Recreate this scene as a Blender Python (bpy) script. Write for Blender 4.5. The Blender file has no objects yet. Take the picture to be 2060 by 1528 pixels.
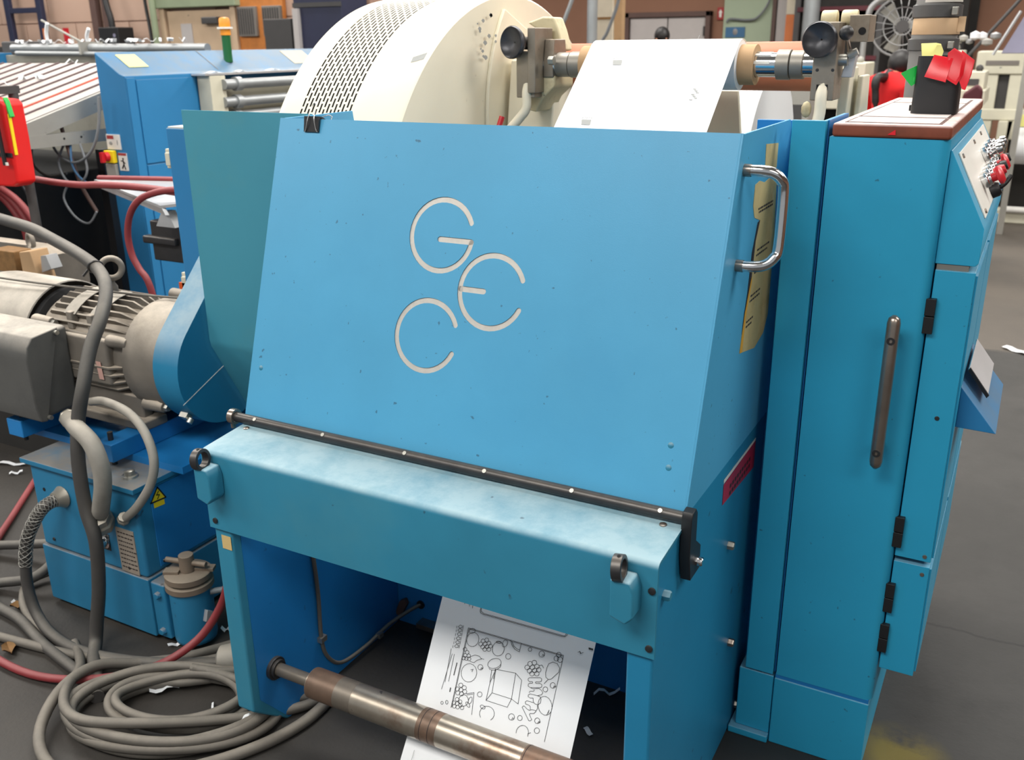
import bpy, bmesh, math, random
from mathutils import Vector, Matrix
random.seed(7)
scene = bpy.context.scene
COL = scene.collection
PI = math.pi

# ---------------------------------------------------------------- camera
def camera_matrix(pitch, roll, yaw, loc):
    cy, sy = math.cos(yaw), math.sin(yaw)
    f0, r0, u0 = Vector((-sy, cy, 0)), Vector((cy, sy, 0)), Vector((0, 0, 1))
    f = f0*math.cos(pitch) - u0*math.sin(pitch)
    u = u0*math.cos(pitch) + f0*math.sin(pitch)
    r2 = r0*math.cos(roll) + u*math.sin(roll)
    u2 = -r0*math.sin(roll) + u*math.cos(roll)
    m = Matrix.Identity(4)
    for i in range(3):
        m[i][0], m[i][1], m[i][2], m[i][3] = r2[i], u2[i], -f[i], loc[i]
    return m
cam_d = bpy.data.cameras.new('camera'); cam = bpy.data.objects.new('camera', cam_d); COL.objects.link(cam)
cam_d.sensor_fit = 'HORIZONTAL'; cam_d.sensor_width = 36.0; cam_d.lens = 1900.58/2060*36
cam_d.clip_start = 0.05; cam_d.clip_end = 200
cam.matrix_world = camera_matrix(math.radians(19.70), math.radians(-.674), math.radians(28.632), (0, 0, 1.65))
cam_d.dof.use_dof = True; cam_d.dof.focus_distance = 1.95; cam_d.dof.aperture_fstop = 6.3
scene.camera = cam

# ---------------------------------------------------------------- light
scene.view_settings.view_transform = 'Standard'
scene.view_settings.look = 'None'
scene.view_settings.gamma = 1.0
scene.view_settings.use_curve_mapping = False
scene.view_settings.exposure = 0.0
try: scene.cycles.use_denoising = True
except Exception: pass
world = bpy.data.worlds.new('world'); scene.world = world; world.use_nodes = True
bg = world.node_tree.nodes['Background']
bg.inputs['Color'].default_value = (0.93, 0.97, 1.0, 1); bg.inputs['Strength'].default_value = 0.40
LAMP_Z, LAMP_W = 4.2, 158
LAMPS = [(x, y) for y in (-1.2, 3.2, 7.6, 12.0) for x in (-10.2, -5.9, -1.6, 2.7) ]
def lamp_light(x, y, k=1.):
    d = bpy.data.lights.new('ceiling_lamp_light', 'AREA'); d.shape = 'RECTANGLE'; d.size = 2.8; d.size_y = 1.4
    d.energy = LAMP_W*k; d.color = (1.0, .97, .92)
    o = bpy.data.objects.new('ceiling_lamp_light', d); COL.objects.link(o); o.location = (x, y, LAMP_Z - .1)
    return o

# ---------------------------------------------------------------- materials
def S(r, g, b):
    f = lambda c: (c/255/12.92) if c/255 <= .04045 else ((c/255+.055)/1.055)**2.4
    return (f(r), f(g), f(b))
MATS = {}
def mat(name, col, rough=.5, metal=0., var=.08, scale=6., dust=0., dustcol=S(190, 180, 165), speck=0., speckcol=(.02, .03, .05),
        speckscale=30., bump=0., bumpscale=200., patch=None, patchamt=.5, patchscale=2.5, trans=0., emit=0., coat=0.):
    m = bpy.data.materials.new(name); m.use_nodes = True; nt = m.node_tree; N = nt.nodes; L = nt.links
    b = N['Principled BSDF']; b.inputs['Roughness'].default_value = rough; b.inputs['Metallic'].default_value = metal
    if coat: b.inputs['Coat Weight'].default_value = coat; b.inputs['Coat Roughness'].default_value = .25
    if trans: b.inputs['Transmission Weight'].default_value = trans
    geo = N.new('ShaderNodeNewGeometry')
    def noise(sc, det=4, rgh=.6):
        n = N.new('ShaderNodeTexNoise'); n.inputs['Scale'].default_value = sc; n.inputs['Detail'].default_value = det
        n.inputs['Roughness'].default_value = rgh; L.new(geo.outputs['Position'], n.inputs['Vector']); return n
    def ramp(src, a, bb):
        r = N.new('ShaderNodeMapRange'); r.inputs['From Min'].default_value = a; r.inputs['From Max'].default_value = bb; r.clamp = True
        L.new(src, r.inputs['Value']); return r.outputs['Result']
    def mix(fac, a, bcol):
        x = N.new('ShaderNodeMix'); x.data_type = 'RGBA'
        if isinstance(fac, float): x.inputs['Factor'].default_value = fac
        else: L.new(fac, x.inputs['Factor'])
        for s, k in ((a, 6), (bcol, 7)):
            if isinstance(s, tuple): x.inputs[k].default_value = (*s[:3], 1)
            else: L.new(s, x.inputs[k])
        return x.outputs[2]
    def mul(a, bb):
        x = N.new('ShaderNodeMath'); x.operation = 'MULTIPLY'
        for s, k in ((a, 0), (bb, 1)):
            if isinstance(s, float): x.inputs[k].default_value = s
            else: L.new(s, x.inputs[k])
        return x.outputs[0]
    lo = tuple(c*(1-var) for c in col); hi = tuple(min(1, c*(1+var)) for c in col)
    out = mix(ramp(noise(scale).outputs['Fac'], .3, .7), lo, hi)
    if patch:
        out = mix(mul(ramp(noise(patchscale, 5, .65).outputs['Fac'], .5, .68), float(patchamt)), out, patch)
    if dust:
        sep = N.new('ShaderNodeSeparateXYZ'); L.new(geo.outputs['Normal'], sep.inputs[0])
        up = ramp(sep.outputs['Z'], .2, .95)
        out = mix(mul(mul(up, ramp(noise(9, 6, .7).outputs['Fac'], .05, .6)), float(dust)), out, dustcol)
    if speck:
        out = mix(mul(ramp(noise(speckscale, 2, .5).outputs['Fac'], .725, .765), float(speck)), out, speckcol)
    L.new(out, b.inputs['Base Color'])
    if emit:
        L.new(out, b.inputs['Emission Color']); b.inputs['Emission Strength'].default_value = emit
    if bump:
        bp = N.new('ShaderNodeBump'); bp.inputs['Strength'].default_value = bump; bp.inputs['Distance'].default_value = .002
        L.new(noise(bumpscale, 3).outputs['Fac'], bp.inputs['Height']); L.new(bp.outputs['Normal'], b.inputs['Normal'])
    MATS[name] = m
    return m
BLUE = S(78, 162, 204)
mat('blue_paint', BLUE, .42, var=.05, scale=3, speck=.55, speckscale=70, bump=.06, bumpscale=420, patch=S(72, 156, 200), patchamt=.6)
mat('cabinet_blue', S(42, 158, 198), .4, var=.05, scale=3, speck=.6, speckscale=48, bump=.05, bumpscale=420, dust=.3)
mat('shaded_side_blue', S(34, 128, 170), .42, var=.06, scale=3, speck=.6, speckscale=26, bump=.05, bumpscale=420)  # cabinet blue darkened: shade on the right side panel is put into the colour
mat('dusty_blue', S(44, 128, 158), .55, var=.07, scale=4, dust=.75, dustcol=S(178, 200, 205), speck=.6, speckscale=30, patch=S(70, 136, 154), patchamt=.4)
mat('teal_paint', S(66, 142, 162), .5, var=.06, scale=2, patch=S(86, 146, 152), patchamt=.5)
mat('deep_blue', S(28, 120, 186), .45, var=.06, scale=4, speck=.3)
mat('oily_blue', S(38, 120, 160), .5, var=.1, scale=5, dust=.9, dustcol=S(138, 130, 120), speck=.8, speckscale=18, patch=S(30, 100, 140), patchamt=.5)
mat('guard_blue', S(30, 120, 160), .45, var=.06, scale=4, dust=.9, dustcol=S(165, 178, 180))
mat('back_blue', S(38, 122, 176), .5, var=.06, scale=3, dust=.95, dustcol=S(104, 120, 132))
mat('engraved_metal', S(205, 200, 192), .45, metal=.35, var=.06, scale=60)
mat('black_steel', S(62, 62, 64), .4, metal=.55, var=.12, scale=30, dust=.35, dustcol=S(150, 140, 128))
mat('black_plastic', S(28, 28, 30), .45, var=.1)
mat('chrome', S(225, 225, 225), .16, metal=1., var=.03, bump=.04, bumpscale=90)
mat('brushed_steel', S(158, 146, 136), .28, metal=.85, var=.1, scale=20)
mat('bolt_steel', S(170, 168, 160), .35, metal=.8, var=.1, scale=40)
mat('roller_steel', S(176, 166, 152), .3, metal=.85, var=.14, scale=14, speck=.7, speckscale=40, patch=S(120, 84, 62), patchamt=.8, patchscale=7)
mat('roller_rust', S(112, 92, 78), .45, metal=.5, var=.2, scale=18, patch=S(136, 104, 84), patchamt=.8, patchscale=9)
mat('roller_shaft', S(120, 112, 102), .45, metal=.6, var=.1, scale=20)
mat('shaft_chrome', S(230, 232, 235), .14, metal=1., var=.02)
mat('shaft_collar', S(150, 145, 136), .45, metal=.5, var=.06)
mat('paper_white', S(236, 238, 240), .75, var=.015)
mat('print_black', S(40, 40, 42), .7, var=.02)
mat('print_grey', S(150, 152, 150), .7, var=.05)
mat('cardboard', S(184, 150, 112), .8, var=.06, scale=12)
mat('coral_tube', S(196, 120, 88), .55, var=.08, scale=10, patch=S(120, 80, 58), patchamt=.3)
mat('cream_paint', S(236, 228, 206), .45, var=.03, scale=3, speck=.4, speckcol=S(120, 100, 70), speckscale=20, patch=S(222, 206, 176), patchamt=.35, bump=.08, bumpscale=40)
mat('cream_worn', S(212, 200, 164), .5, var=.1, scale=14, speck=1., speckcol=S(40, 32, 24), speckscale=48, patch=S(150, 130, 92), patchamt=.7, patchscale=14)
mat('bracket_steel', S(150, 140, 126), .42, metal=.55, var=.1, scale=16, speck=.8, speckscale=60, patch=S(110, 96, 80), patchamt=.5, patchscale=9)
mat('dark_knob', S(70, 70, 74), .35, metal=.4, var=.15, scale=50)
mat('hole_black', S(14, 14, 16), .8, var=.05)
mat('wood_trim', S(128, 66, 46), .5, var=.22, scale=16, dust=1., dustcol=S(226, 205, 200), speck=.5)
mat('laminate_white', S(226, 216, 212), .35, var=.04, scale=5, patch=S(200, 186, 182), patchamt=.5)
mat('panel_white', S(226, 224, 216), .45, var=.04, scale=6)
mat('panel_seam', S(120, 118, 112), .6)
mat('red_plastic', S(196, 30, 42), .35, var=.06)
mat('red_film', S(226, 24, 40), .3, var=.05, scale=10, coat=.4)
mat('green_film', S(20, 172, 66), .4, var=.04)
mat('yellow_note', S(246, 240, 150), .7, var=.03)
mat('old_label', S(196, 178, 124), .7, var=.08, scale=14, patch=S(168, 146, 92), patchamt=.7, patchscale=10)
mat('label_amber', S(214, 160, 40), .7, var=.08)
mat('label_dark', S(40, 30, 32), .7, var=.08)
mat('magenta_label', S(168, 22, 58), .5, var=.1, scale=40, patch=S(120, 20, 50), patchamt=.5, patchscale=20)
mat('tan_sticker', S(205, 178, 120), .7, var=.05)
mat('dusty_motor', S(112, 106, 98), .7, var=.12, scale=10, dust=1., dustcol=S(196, 184, 168), bump=.25, bumpscale=90, patch=S(92, 90, 88), patchamt=.4, patchscale=7)
mat('motor_cover', S(120, 116, 110), .65, var=.1, scale=8, dust=.95, dustcol=S(205, 196, 182), patch=S(96, 98, 100), patchamt=.6, patchscale=6)
mat('junction_grey', S(84, 84, 82), .6, var=.12, scale=8, dust=.9, dustcol=S(186, 178, 166), patch=S(64, 64, 64), patchamt=.5, patchscale=8)
mat('grey_cable', S(92, 88, 82), .65, var=.12, scale=12, dust=.65, dustcol=S(150, 142, 130))
mat('dark_cable', S(64, 62, 60), .6, var=.12, scale=12, dust=.6, dustcol=S(140, 134, 124))
mat('thin_cable', S(120, 124, 128), .5, var=.1)
mat('conduit_grey', S(142, 138, 130), .6, var=.1, scale=20, dust=.5, bump=.2, bumpscale=300)
mat('gland_steel', S(170, 164, 152), .4, metal=.6, var=.1, scale=20)
mat('braid_mesh', S(150, 148, 142), .5, metal=.4, var=.12)
mat('red_hose', S(132, 44, 48), .55, var=.1, scale=10, dust=.4, dustcol=S(170, 110, 110))
mat('filter_iron', S(122, 108, 94), .65, metal=.2, var=.12, scale=16, dust=.7, dustcol=S(160, 148, 132))
mat('nameplate', S(150, 140, 128), .6, var=.1, scale=30, speck=.8, speckscale=110)
mat('warning_yellow', S(240, 208, 20), .5, var=.05)
mat('blue_button', S(40, 40, 150), .35, var=.05)
mat('leaf_brown', S(130, 96, 56), .8, var=.2, scale=40)
mat('scrap_white', S(226, 228, 230), .8, var=.03)
mat('red_bag', S(214, 20, 18), .45, var=.05, scale=5)
mat('conveyor_slat', S(158, 152, 150), .45, var=.08, scale=6, dust=.3)
mat('conveyor_gap', S(92, 70, 72), .7, var=.1)
mat('conveyor_red', S(206, 84, 62), .5, var=.06)
mat('frame_grey', S(152, 150, 143), .55, var=.08, scale=6, speck=.4)
mat('faded_tag', S(190, 150, 140), .7, var=.1)
mat('dirty_cream', S(132, 130, 120), .6, var=.12, scale=5, speck=.6, speckscale=12, patch=S(96, 92, 84), patchamt=.6)
mat('machine_cream', S(206, 202, 182), .55, var=.06, scale=5, speck=.5, speckscale=14)
mat('pipe_grey', S(150, 154, 156), .4, metal=.4, var=.08, dust=.3, dustcol=S(210, 208, 206))
mat('aluminium', S(196, 198, 200), .35, metal=.5, var=.06, scale=14)
mat('dark_interior', S(34, 32, 30), .85, var=.2)
mat('sign_white', S(222, 220, 214), .6, var=.03)
mat('sign_red', S(160, 50, 50), .6, var=.05)
mat('orange_paint', S(206, 84, 30), .55, var=.06)
mat('amber_lens', S(235, 150, 50), .3, var=.05)
mat('green_lens', S(28, 92, 52), .3, var=.05)
mat('wall_pink', S(190, 160, 142), .85, var=.06, scale=1.2, bump=.1, bumpscale=30, patch=S(170, 138, 120), patchamt=.4, patchscale=.6)
mat('wall_brown', S(142, 104, 84), .85, var=.07, scale=1.2, bump=.1, bumpscale=30)
mat('wall_green', S(168, 182, 158), .85, var=.05, scale=1.2)
mat('wall_mortar', S(158, 128, 112), .9, var=.05)
mat('column_cream', S(206, 196, 176), .8, var=.06)
mat('navy_steel', S(36, 40, 66), .5, var=.08)
mat('brown_steel', S(92, 70, 64), .6, var=.08)
mat('door_grey', S(186, 180, 178), .6, var=.03)
mat('door_beige', S(196, 170, 142), .7, var=.06, speck=.8, speckscale=6)
mat('lintel_green', S(140, 152, 124), .7, var=.06)
mat('plywood', S(196, 122, 58), .7, var=.16, scale=8)
mat('grille_grey', S(120, 114, 108), .6, var=.06)
mat('cabinet_dark', S(66, 64, 64), .5, var=.08)
mat('poster_blue', S(64, 110, 150), .6, var=.06)
mat('orange_column', S(206, 120, 72), .75, var=.06)
mat('cloth_red', S(206, 20, 24), .85, var=.08, scale=14)
mat('cloth_dark', S(40, 42, 52), .85, var=.1)
mat('skin', S(196, 140, 110), .6, var=.03)
mat('hair_black', S(22, 18, 18), .5, var=.2, scale=60)
mat('duct_grey', S(118, 118, 116), .5, var=.06, scale=5)
mat('duct_light', S(196, 192, 184), .55, var=.05)
mat('duct_band', S(76, 76, 76), .45, var=.1, scale=20)
mat('masking_tape', S(216, 184, 146), .7, var=.04)
mat('fan_cage', S(150, 150, 150), .4, metal=.5, var=.05)
mat('purple_grey', S(140, 138, 160), .5, var=.06)
mat('clear_sheet', S(205, 205, 207), .2, var=.04)
mat('maroon', S(80, 24, 34), .6, var=.08)
mat('ceiling_paint', S(200, 200, 196), .9, var=.03)
mat('lamp_housing', S(220, 220, 218), .5, var=.02)
mat('lamp_tube', S(255, 250, 240), .5, var=.0, emit=3.)
mat('clip_wire', S(200, 200, 200), .25, metal=.9)

def floor_material():
    m = bpy.data.materials.new('concrete_floor'); m.use_nodes = True; nt = m.node_tree; N = nt.nodes; L = nt.links
    b = N['Principled BSDF']; b.inputs['Roughness'].default_value = .62
    geo = N.new('ShaderNodeNewGeometry')
    def noise(sc, det=6, rgh=.6):
        n = N.new('ShaderNodeTexNoise'); n.inputs['Scale'].default_value = sc; n.inputs['Detail'].default_value = det; n.inputs['Roughness'].default_value = rgh
        L.new(geo.outputs['Position'], n.inputs['Vector']); return n.outputs['Fac']
    def ramp(src, a, bb, c=0., d=1.):
        r = N.new('ShaderNodeMapRange'); r.clamp = True
        for k, v in (('From Min', a), ('From Max', bb), ('To Min', c), ('To Max', d)): r.inputs[k].default_value = v
        L.new(src, r.inputs['Value']); return r.outputs['Result']
    def mix(f, a, c):
        x = N.new('ShaderNodeMix'); x.data_type = 'RGBA'; L.new(f, x.inputs['Factor'])
        for s, k in ((a, 6), (c, 7)):
            if isinstance(s, tuple): x.inputs[k].default_value = (*s[:3], 1)
            else: L.new(s, x.inputs[k])
        return x.outputs[2]
    def mul(a, c):
        x = N.new('ShaderNodeMath'); x.operation = 'MULTIPLY'; L.new(a, x.inputs[0])
        if isinstance(c, float): x.inputs[1].default_value = c
        else: L.new(c, x.inputs[1])
        return x.outputs[0]
    col = mix(ramp(noise(1.6), .3, .7), S(40, 39, 37), S(58, 56, 54))
    col = mix(mul(ramp(noise(14), .45, .75), .5), col, S(40, 38, 36))
    col = mix(mul(ramp(noise(3.3), .58, .7), .6), col, S(36, 35, 34))
    sep = N.new('ShaderNodeSeparateXYZ'); L.new(geo.outputs['Position'], sep.inputs[0])
    # older tan slab beyond a straight joint, a dirtier slab on the motor side
    tan = mul(ramp(sep.outputs['Y'], 5.66, 5.69), ramp(noise(1.1), .35, .6, .55, 1.))
    col = mix(tan, col, S(86, 79, 71))
    dirt = mul(ramp(sep.outputs['X'], -1.2, -1.9), ramp(noise(5), .35, .65, .35, .9))
    col = mix(dirt, col, S(60, 55, 50))
    # yellow paint spot
    vd = N.new('ShaderNodeVectorMath'); vd.operation = 'DISTANCE'; L.new(geo.outputs['Position'], vd.inputs[0]); vd.inputs[1].default_value = (-.07, 2.08, 0)
    col = mix(mul(ramp(vd.outputs['Value'], .13, .05), ramp(noise(9), .3, .5)), col, S(104, 92, 38))
    # dark joint in the slab
    ad = N.new('ShaderNodeMath'); ad.operation = 'MULTIPLY_ADD'; L.new(noise(6), ad.inputs[0]); ad.inputs[1].default_value = .05; L.new(sep.outputs['Y'], ad.inputs[2])
    def line(v, src):
        s = N.new('ShaderNodeMath'); s.operation = 'SUBTRACT'; L.new(src, s.inputs[0]); s.inputs[1].default_value = v
        a = N.new('ShaderNodeMath'); a.operation = 'ABSOLUTE'; L.new(s.outputs[0], a.inputs[0]); return ramp(a.outputs[0], .008, .003)
    col = mix(line(2.73, ad.outputs[0]), col, S(24, 23, 22))
    col = mix(line(5.71, ad.outputs[0]), col, S(52, 49, 46))
    L.new(col, b.inputs['Base Color'])
    bp = N.new('ShaderNodeBump'); bp.inputs['Strength'].default_value = .3; bp.inputs['Distance'].default_value = .004
    L.new(noise(60), bp.inputs['Height']); L.new(bp.outputs['Normal'], b.inputs['Normal'])
    MATS['concrete_floor'] = m
floor_material()

# ---------------------------------------------------------------- mesh helpers
class MB:
    def __init__(s): s.v = []; s.f = []
    def add(s, vs, fs):
        o = len(s.v); s.v += [tuple(v) for v in vs]; s.f += [tuple(i+o for i in f) for f in fs]; return s
    def box(s, x0, x1, y0, y1, z0, z1):
        return s.add([(x, y, z) for x in (x0, x1) for y in (y0, y1) for z in (z0, z1)],
                     [(0, 1, 3, 2), (4, 6, 7, 5), (0, 4, 5, 1), (2, 3, 7, 6), (0, 2, 6, 4), (1, 5, 7, 3)])
    def obox(s, c, ax, ay, az):                        # box from centre and three half-axis vectors
        c, ax, ay, az = map(Vector, (c, ax, ay, az))
        return s.add([c+ax*i+ay*j+az*k for i in (-1, 1) for j in (-1, 1) for k in (-1, 1)],
                     [(0, 1, 3, 2), (4, 6, 7, 5), (0, 4, 5, 1), (2, 3, 7, 6), (0, 2, 6, 4), (1, 5, 7, 3)])
    def prism(s, poly, axis, a, b):
        def P(p, t):
            return (t, p[0], p[1]) if axis == 0 else (p[0], t, p[1]) if axis == 1 else (p[0], p[1], t)
        n = len(poly)
        return s.add([P(p, a) for p in poly]+[P(p, b) for p in poly],
                     [tuple(range(n)), tuple(range(2*n-1, n-1, -1))]+[(i, (i+1) % n, n+(i+1) % n, n+i) for i in range(n)])
    def lathe(s, prof, o, axis, n=24, a0=0, a1=2*PI, caps=True):   # prof: (radius, distance along axis)
        o = Vector(o); w = Vector(axis).normalized()
        u = w.orthogonal().normalized(); v = w.cross(u)
        full = abs(a1-a0-2*PI) < 1e-6; k = n if full else n+1
        vs = [o+w*h+(u*math.cos(a0+(a1-a0)*i/n)+v*math.sin(a0+(a1-a0)*i/n))*r for r, h in prof for i in range(k)]
        fs = []
        for j in range(len(prof)-1):
            for i in range(n):
                i2 = (i+1) % k
                fs.append((j*k+i, j*k+i2, (j+1)*k+i2, (j+1)*k+i))
        if caps and full:
            fs.append(tuple(range(k))); fs.append(tuple(range((len(prof)-1)*k, len(prof)*k)))
        return s.add(vs, fs)
    def cyl(s, p0, p1, r, r1=None, n=20):
        p0, p1 = Vector(p0), Vector(p1)
        return s.lathe([(r, 0), (r if r1 is None else r1, (p1-p0).length)], p0, p1-p0, n)
    def ring(s, c, axis, r0, r1, h, n=24):
        return s.lathe([(r0, -h/2), (r1, -h/2), (r1, h/2), (r0, h/2), (r0, -h/2)], c, axis, n, caps=False)
    def torus(s, c, axis, R, r, n=28, m=10):
        c = Vector(c)
        return s.lathe([(R+r*math.cos(2*PI*j/m), r*math.sin(2*PI*j/m)) for j in range(m+1)], c, axis, n, caps=False)
    def ball(s, c, r, n=16, sc=(1, 1, 1)):
        m = n//2; vs = []; fs = []
        for j in range(m+1):
            t = PI*j/m
            for i in range(n):
                a = 2*PI*i/n
                vs.append((c[0]+r*sc[0]*math.sin(t)*math.cos(a), c[1]+r*sc[1]*math.sin(t)*math.sin(a), c[2]+r*sc[2]*math.cos(t)))
        for j in range(m):
            for i in range(n): fs.append((j*n+i, j*n+(i+1) % n, (j+1)*n+(i+1) % n, (j+1)*n+i))
        return s.add(vs, fs)
    def tube(s, path, r, n=8, smooth=5, cap=True):
        p = [Vector(q) for q in path]
        if smooth and len(p) > 2:
            q = []
            for i in range(len(p)-1):
                a, b, c, d = p[max(i-1, 0)], p[i], p[i+1], p[min(i+2, len(p)-1)]
                for k in range(smooth):
                    t = k/smooth
                    q.append(.5*((2*b)+(c-a)*t+(2*a-5*b+4*c-d)*t*t+(3*b-a-3*c+d)*t**3))
            q.append(p[-1]); p = q
        T = [(p[min(i+1, len(p)-1)]-p[max(i-1, 0)]).normalized() for i in range(len(p))]
        u = T[0].orthogonal().normalized(); vs = []; k = len(p)
        for i in range(k):
            u = (u-T[i]*u.dot(T[i])).normalized(); v = T[i].cross(u)
            rr = r[i*len(r)//k] if isinstance(r, (list, tuple)) else r
            vs += [p[i]+(u*math.cos(2*PI*j/n)+v*math.sin(2*PI*j/n))*rr for j in range(n)]
        fs = [(i*n+j, i*n+(j+1) % n, (i+1)*n+(j+1) % n, (i+1)*n+j) for i in range(k-1) for j in range(n)]
        if cap: fs += [tuple(range(n)), tuple(range((k-1)*n, k*n))]
        return s.add(vs, fs)
    def sheet(s, pts, x0, x1, t=.0006, axis=0):        # thin sheet swept along X over a path in (y, z)
        n = len(pts); up = []
        for i in range(n):
            a, b = pts[max(i-1, 0)], pts[min(i+1, n-1)]
            d = Vector((b[0]-a[0], b[1]-a[1])).normalized(); up.append((pts[i][0]+d[1]*t, pts[i][1]-d[0]*t))
        return s.prism(list(pts)+up[::-1], axis, x0, x1) if n == 2 else s._strip(pts, up, x0, x1)
    def _strip(s, a, b, x0, x1):
        n = len(a)
        vs = [(x, p[0], p[1]) for x in (x0, x1) for row in (a, b) for p in row]
        I = lambda xi, ri, i: xi*2*n+ri*n+i
        fs = []
        for i in range(n-1):
            for ri in (0, 1): fs.append((I(0, ri, i), I(0, ri, i+1), I(1, ri, i+1), I(1, ri, i)))
            for xi in (0, 1): fs.append((I(xi, 0, i), I(xi, 0, i+1), I(xi, 1, i+1), I(xi, 1, i)))
        for i in (0, n-1): fs.append((I(0, 0, i), I(1, 0, i), I(1, 1, i), I(0, 1, i)))
        return s.add(vs, fs)
    def quadsheet(s, quad, t=.002):                    # thin plate from four corners
        q = [Vector(p) for p in quad]; n = (q[1]-q[0]).cross(q[3]-q[0]).normalized()*t
        return s.add(q+[p+n for p in q], [(0, 1, 2, 3), (7, 6, 5, 4)]+[(i, (i+1) % 4, 4+(i+1) % 4, 4+i) for i in range(4)])

WORLD = {}
def obj(name, mb, material, parent=None, bevel=0., seg=2, angle=50, merge=False):
    me = bpy.data.meshes.new(name)
    xs = list(zip(*mb.v)); c = Vector([(min(a)+max(a))/2 for a in xs])
    if parent is None: c.z = min(xs[2])
    bm = bmesh.new()
    vs = [bm.verts.new(Vector(v)-c) for v in mb.v]
    for f in mb.f:
        try: bm.faces.new([vs[i] for i in dict.fromkeys(f)])
        except ValueError: pass
    if merge: bmesh.ops.remove_doubles(bm, verts=bm.verts, dist=1e-5)
    bmesh.ops.recalc_face_normals(bm, faces=bm.faces)
    if bevel:
        ed = [e for e in bm.edges if len(e.link_faces) == 2 and e.calc_face_angle(0) > .6]
        bmesh.ops.bevel(bm, geom=ed, offset=bevel, segments=seg, profile=.5, affect='EDGES', clamp_overlap=True)
    bm.to_mesh(me); bm.free()
    for p in me.polygons: p.use_smooth = True
    me.set_sharp_from_angle(angle=math.radians(angle))
    me.materials.append(MATS[material])
    o = bpy.data.objects.new(name, me); COL.objects.link(o); WORLD[o] = c
    if bevel:
        wn = o.modifiers.new('weighted_normals', 'WEIGHTED_NORMAL'); wn.keep_sharp = True; wn.weight = 90
    if parent is not None: o.parent = parent; o.location = c-WORLD[parent]
    else: o.location = c
    return o
def tag(o, label, cat, group=None, kind=None):
    if label: o['label'] = label
    if cat: o['category'] = cat
    if group: o['group'] = group
    if kind: o['kind'] = kind
    return o
def thing(name, label, cat, loc, group=None):
    o = bpy.data.objects.new(name, None); COL.objects.link(o); o.location = loc; o.empty_display_size = .1
    WORLD[o] = Vector(loc); return tag(o, label, cat, group)
def struct(name, mb, material, parent=None, **k):
    o = obj(name, mb, material, parent, **k)
    if parent is None: o['kind'] = 'structure'
    return o
def kids(o): return [c for c in WORLD if c.parent == o]
def dup(root, off, label=None):
    off = Vector(off); r = root.copy(); COL.objects.link(r); r.location = root.location+off; WORLD[r] = WORLD[root]+off
    if label: r['label'] = label
    for ch in kids(root):
        c = ch.copy(); COL.objects.link(c); c.parent = r; WORLD[c] = WORLD[ch]+off
        for g in kids(ch):
            d = g.copy(); COL.objects.link(d); d.parent = c; WORLD[d] = WORLD[g]+off
    return r
def share(src, at, parent, name=None):                 # another piece with the same mesh, at a world position
    o = src.copy(); COL.objects.link(o); o.parent = parent; WORLD[o] = Vector(at); o.location = Vector(at)-WORLD[parent]
    if name: o.name = name
    return o
def text_mb(s, size, origin, ux, uy, ext=.0004, align='CENTER'):
    cu = bpy.data.curves.new('lettering', 'FONT'); cu.body = s; cu.size = size; cu.align_x = align; cu.align_y = 'CENTER'; cu.resolution_u = 3
    ob = bpy.data.objects.new('lettering', cu); COL.objects.link(ob)
    me = bpy.data.meshes.new_from_object(ob.evaluated_get(bpy.context.evaluated_depsgraph_get()))
    o, ux, uy = Vector(origin), Vector(ux).normalized(), Vector(uy).normalized(); nz = ux.cross(uy)*ext
    mb = MB().add([o+ux*v.co.x+uy*v.co.y+nz for v in me.vertices], [tuple(p.vertices) for p in me.polygons])
    bpy.data.objects.remove(ob); bpy.data.curves.remove(cu); bpy.data.meshes.remove(me)
    return mb
def ribbon(mb, pts, w, put):                           # flat printed stroke; put(u, v) -> world point
    p = [Vector(q) for q in pts]
    for i in range(len(p)-1):
        d = p[i+1]-p[i]
        if d.length < 1e-9: continue
        d.normalize(); n = Vector((-d.y, d.x))*w/2; a, b = p[i]-d*w*.3, p[i+1]+d*w*.3
        mb.add([put(*(a+n)), put(*(a-n)), put(*(b-n)), put(*(b+n))], [(0, 1, 2, 3)])
    return mb
def bolt(parent, p, axis, r=.008, h=.006, material='bolt_steel', name='bolt', n=6):
    return obj(name, MB().lathe([(r, -.001), (r, h*.8), (r*.8, h)], p, axis, n), material, parent)

# ================================================================ the setting
struct('floor', MB().box(-22, 8, -5, 20, -.1, 0), 'concrete_floor')
struct('ceiling', MB().box(-22, 8, -5, 20, 5.4, 5.5), 'ceiling_paint')
struct('wall_back', MB().box(-22, -4.745, 16, 16.2, 0, 5.4), 'wall_brown')
struct('wall_back_right', MB().box(-3.55, 8, 16, 16.2, 0, 5.4), 'wall_brown')
struct('wall_green', MB().box(-4.745, -3.55, 15.95, 16.2, 0, 5.4), 'wall_green')
struct('added_wall_right', MB().box(7.8, 8, -5, 16, 0, 5.4), 'wall_brown')  # unseen wall, added to keep light off the right-facing sides
wl = struct('wall_left_partition', MB().box(-15, -5.9, 8.02, 8.2, 0, 5.4), 'wall_mortar')
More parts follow.
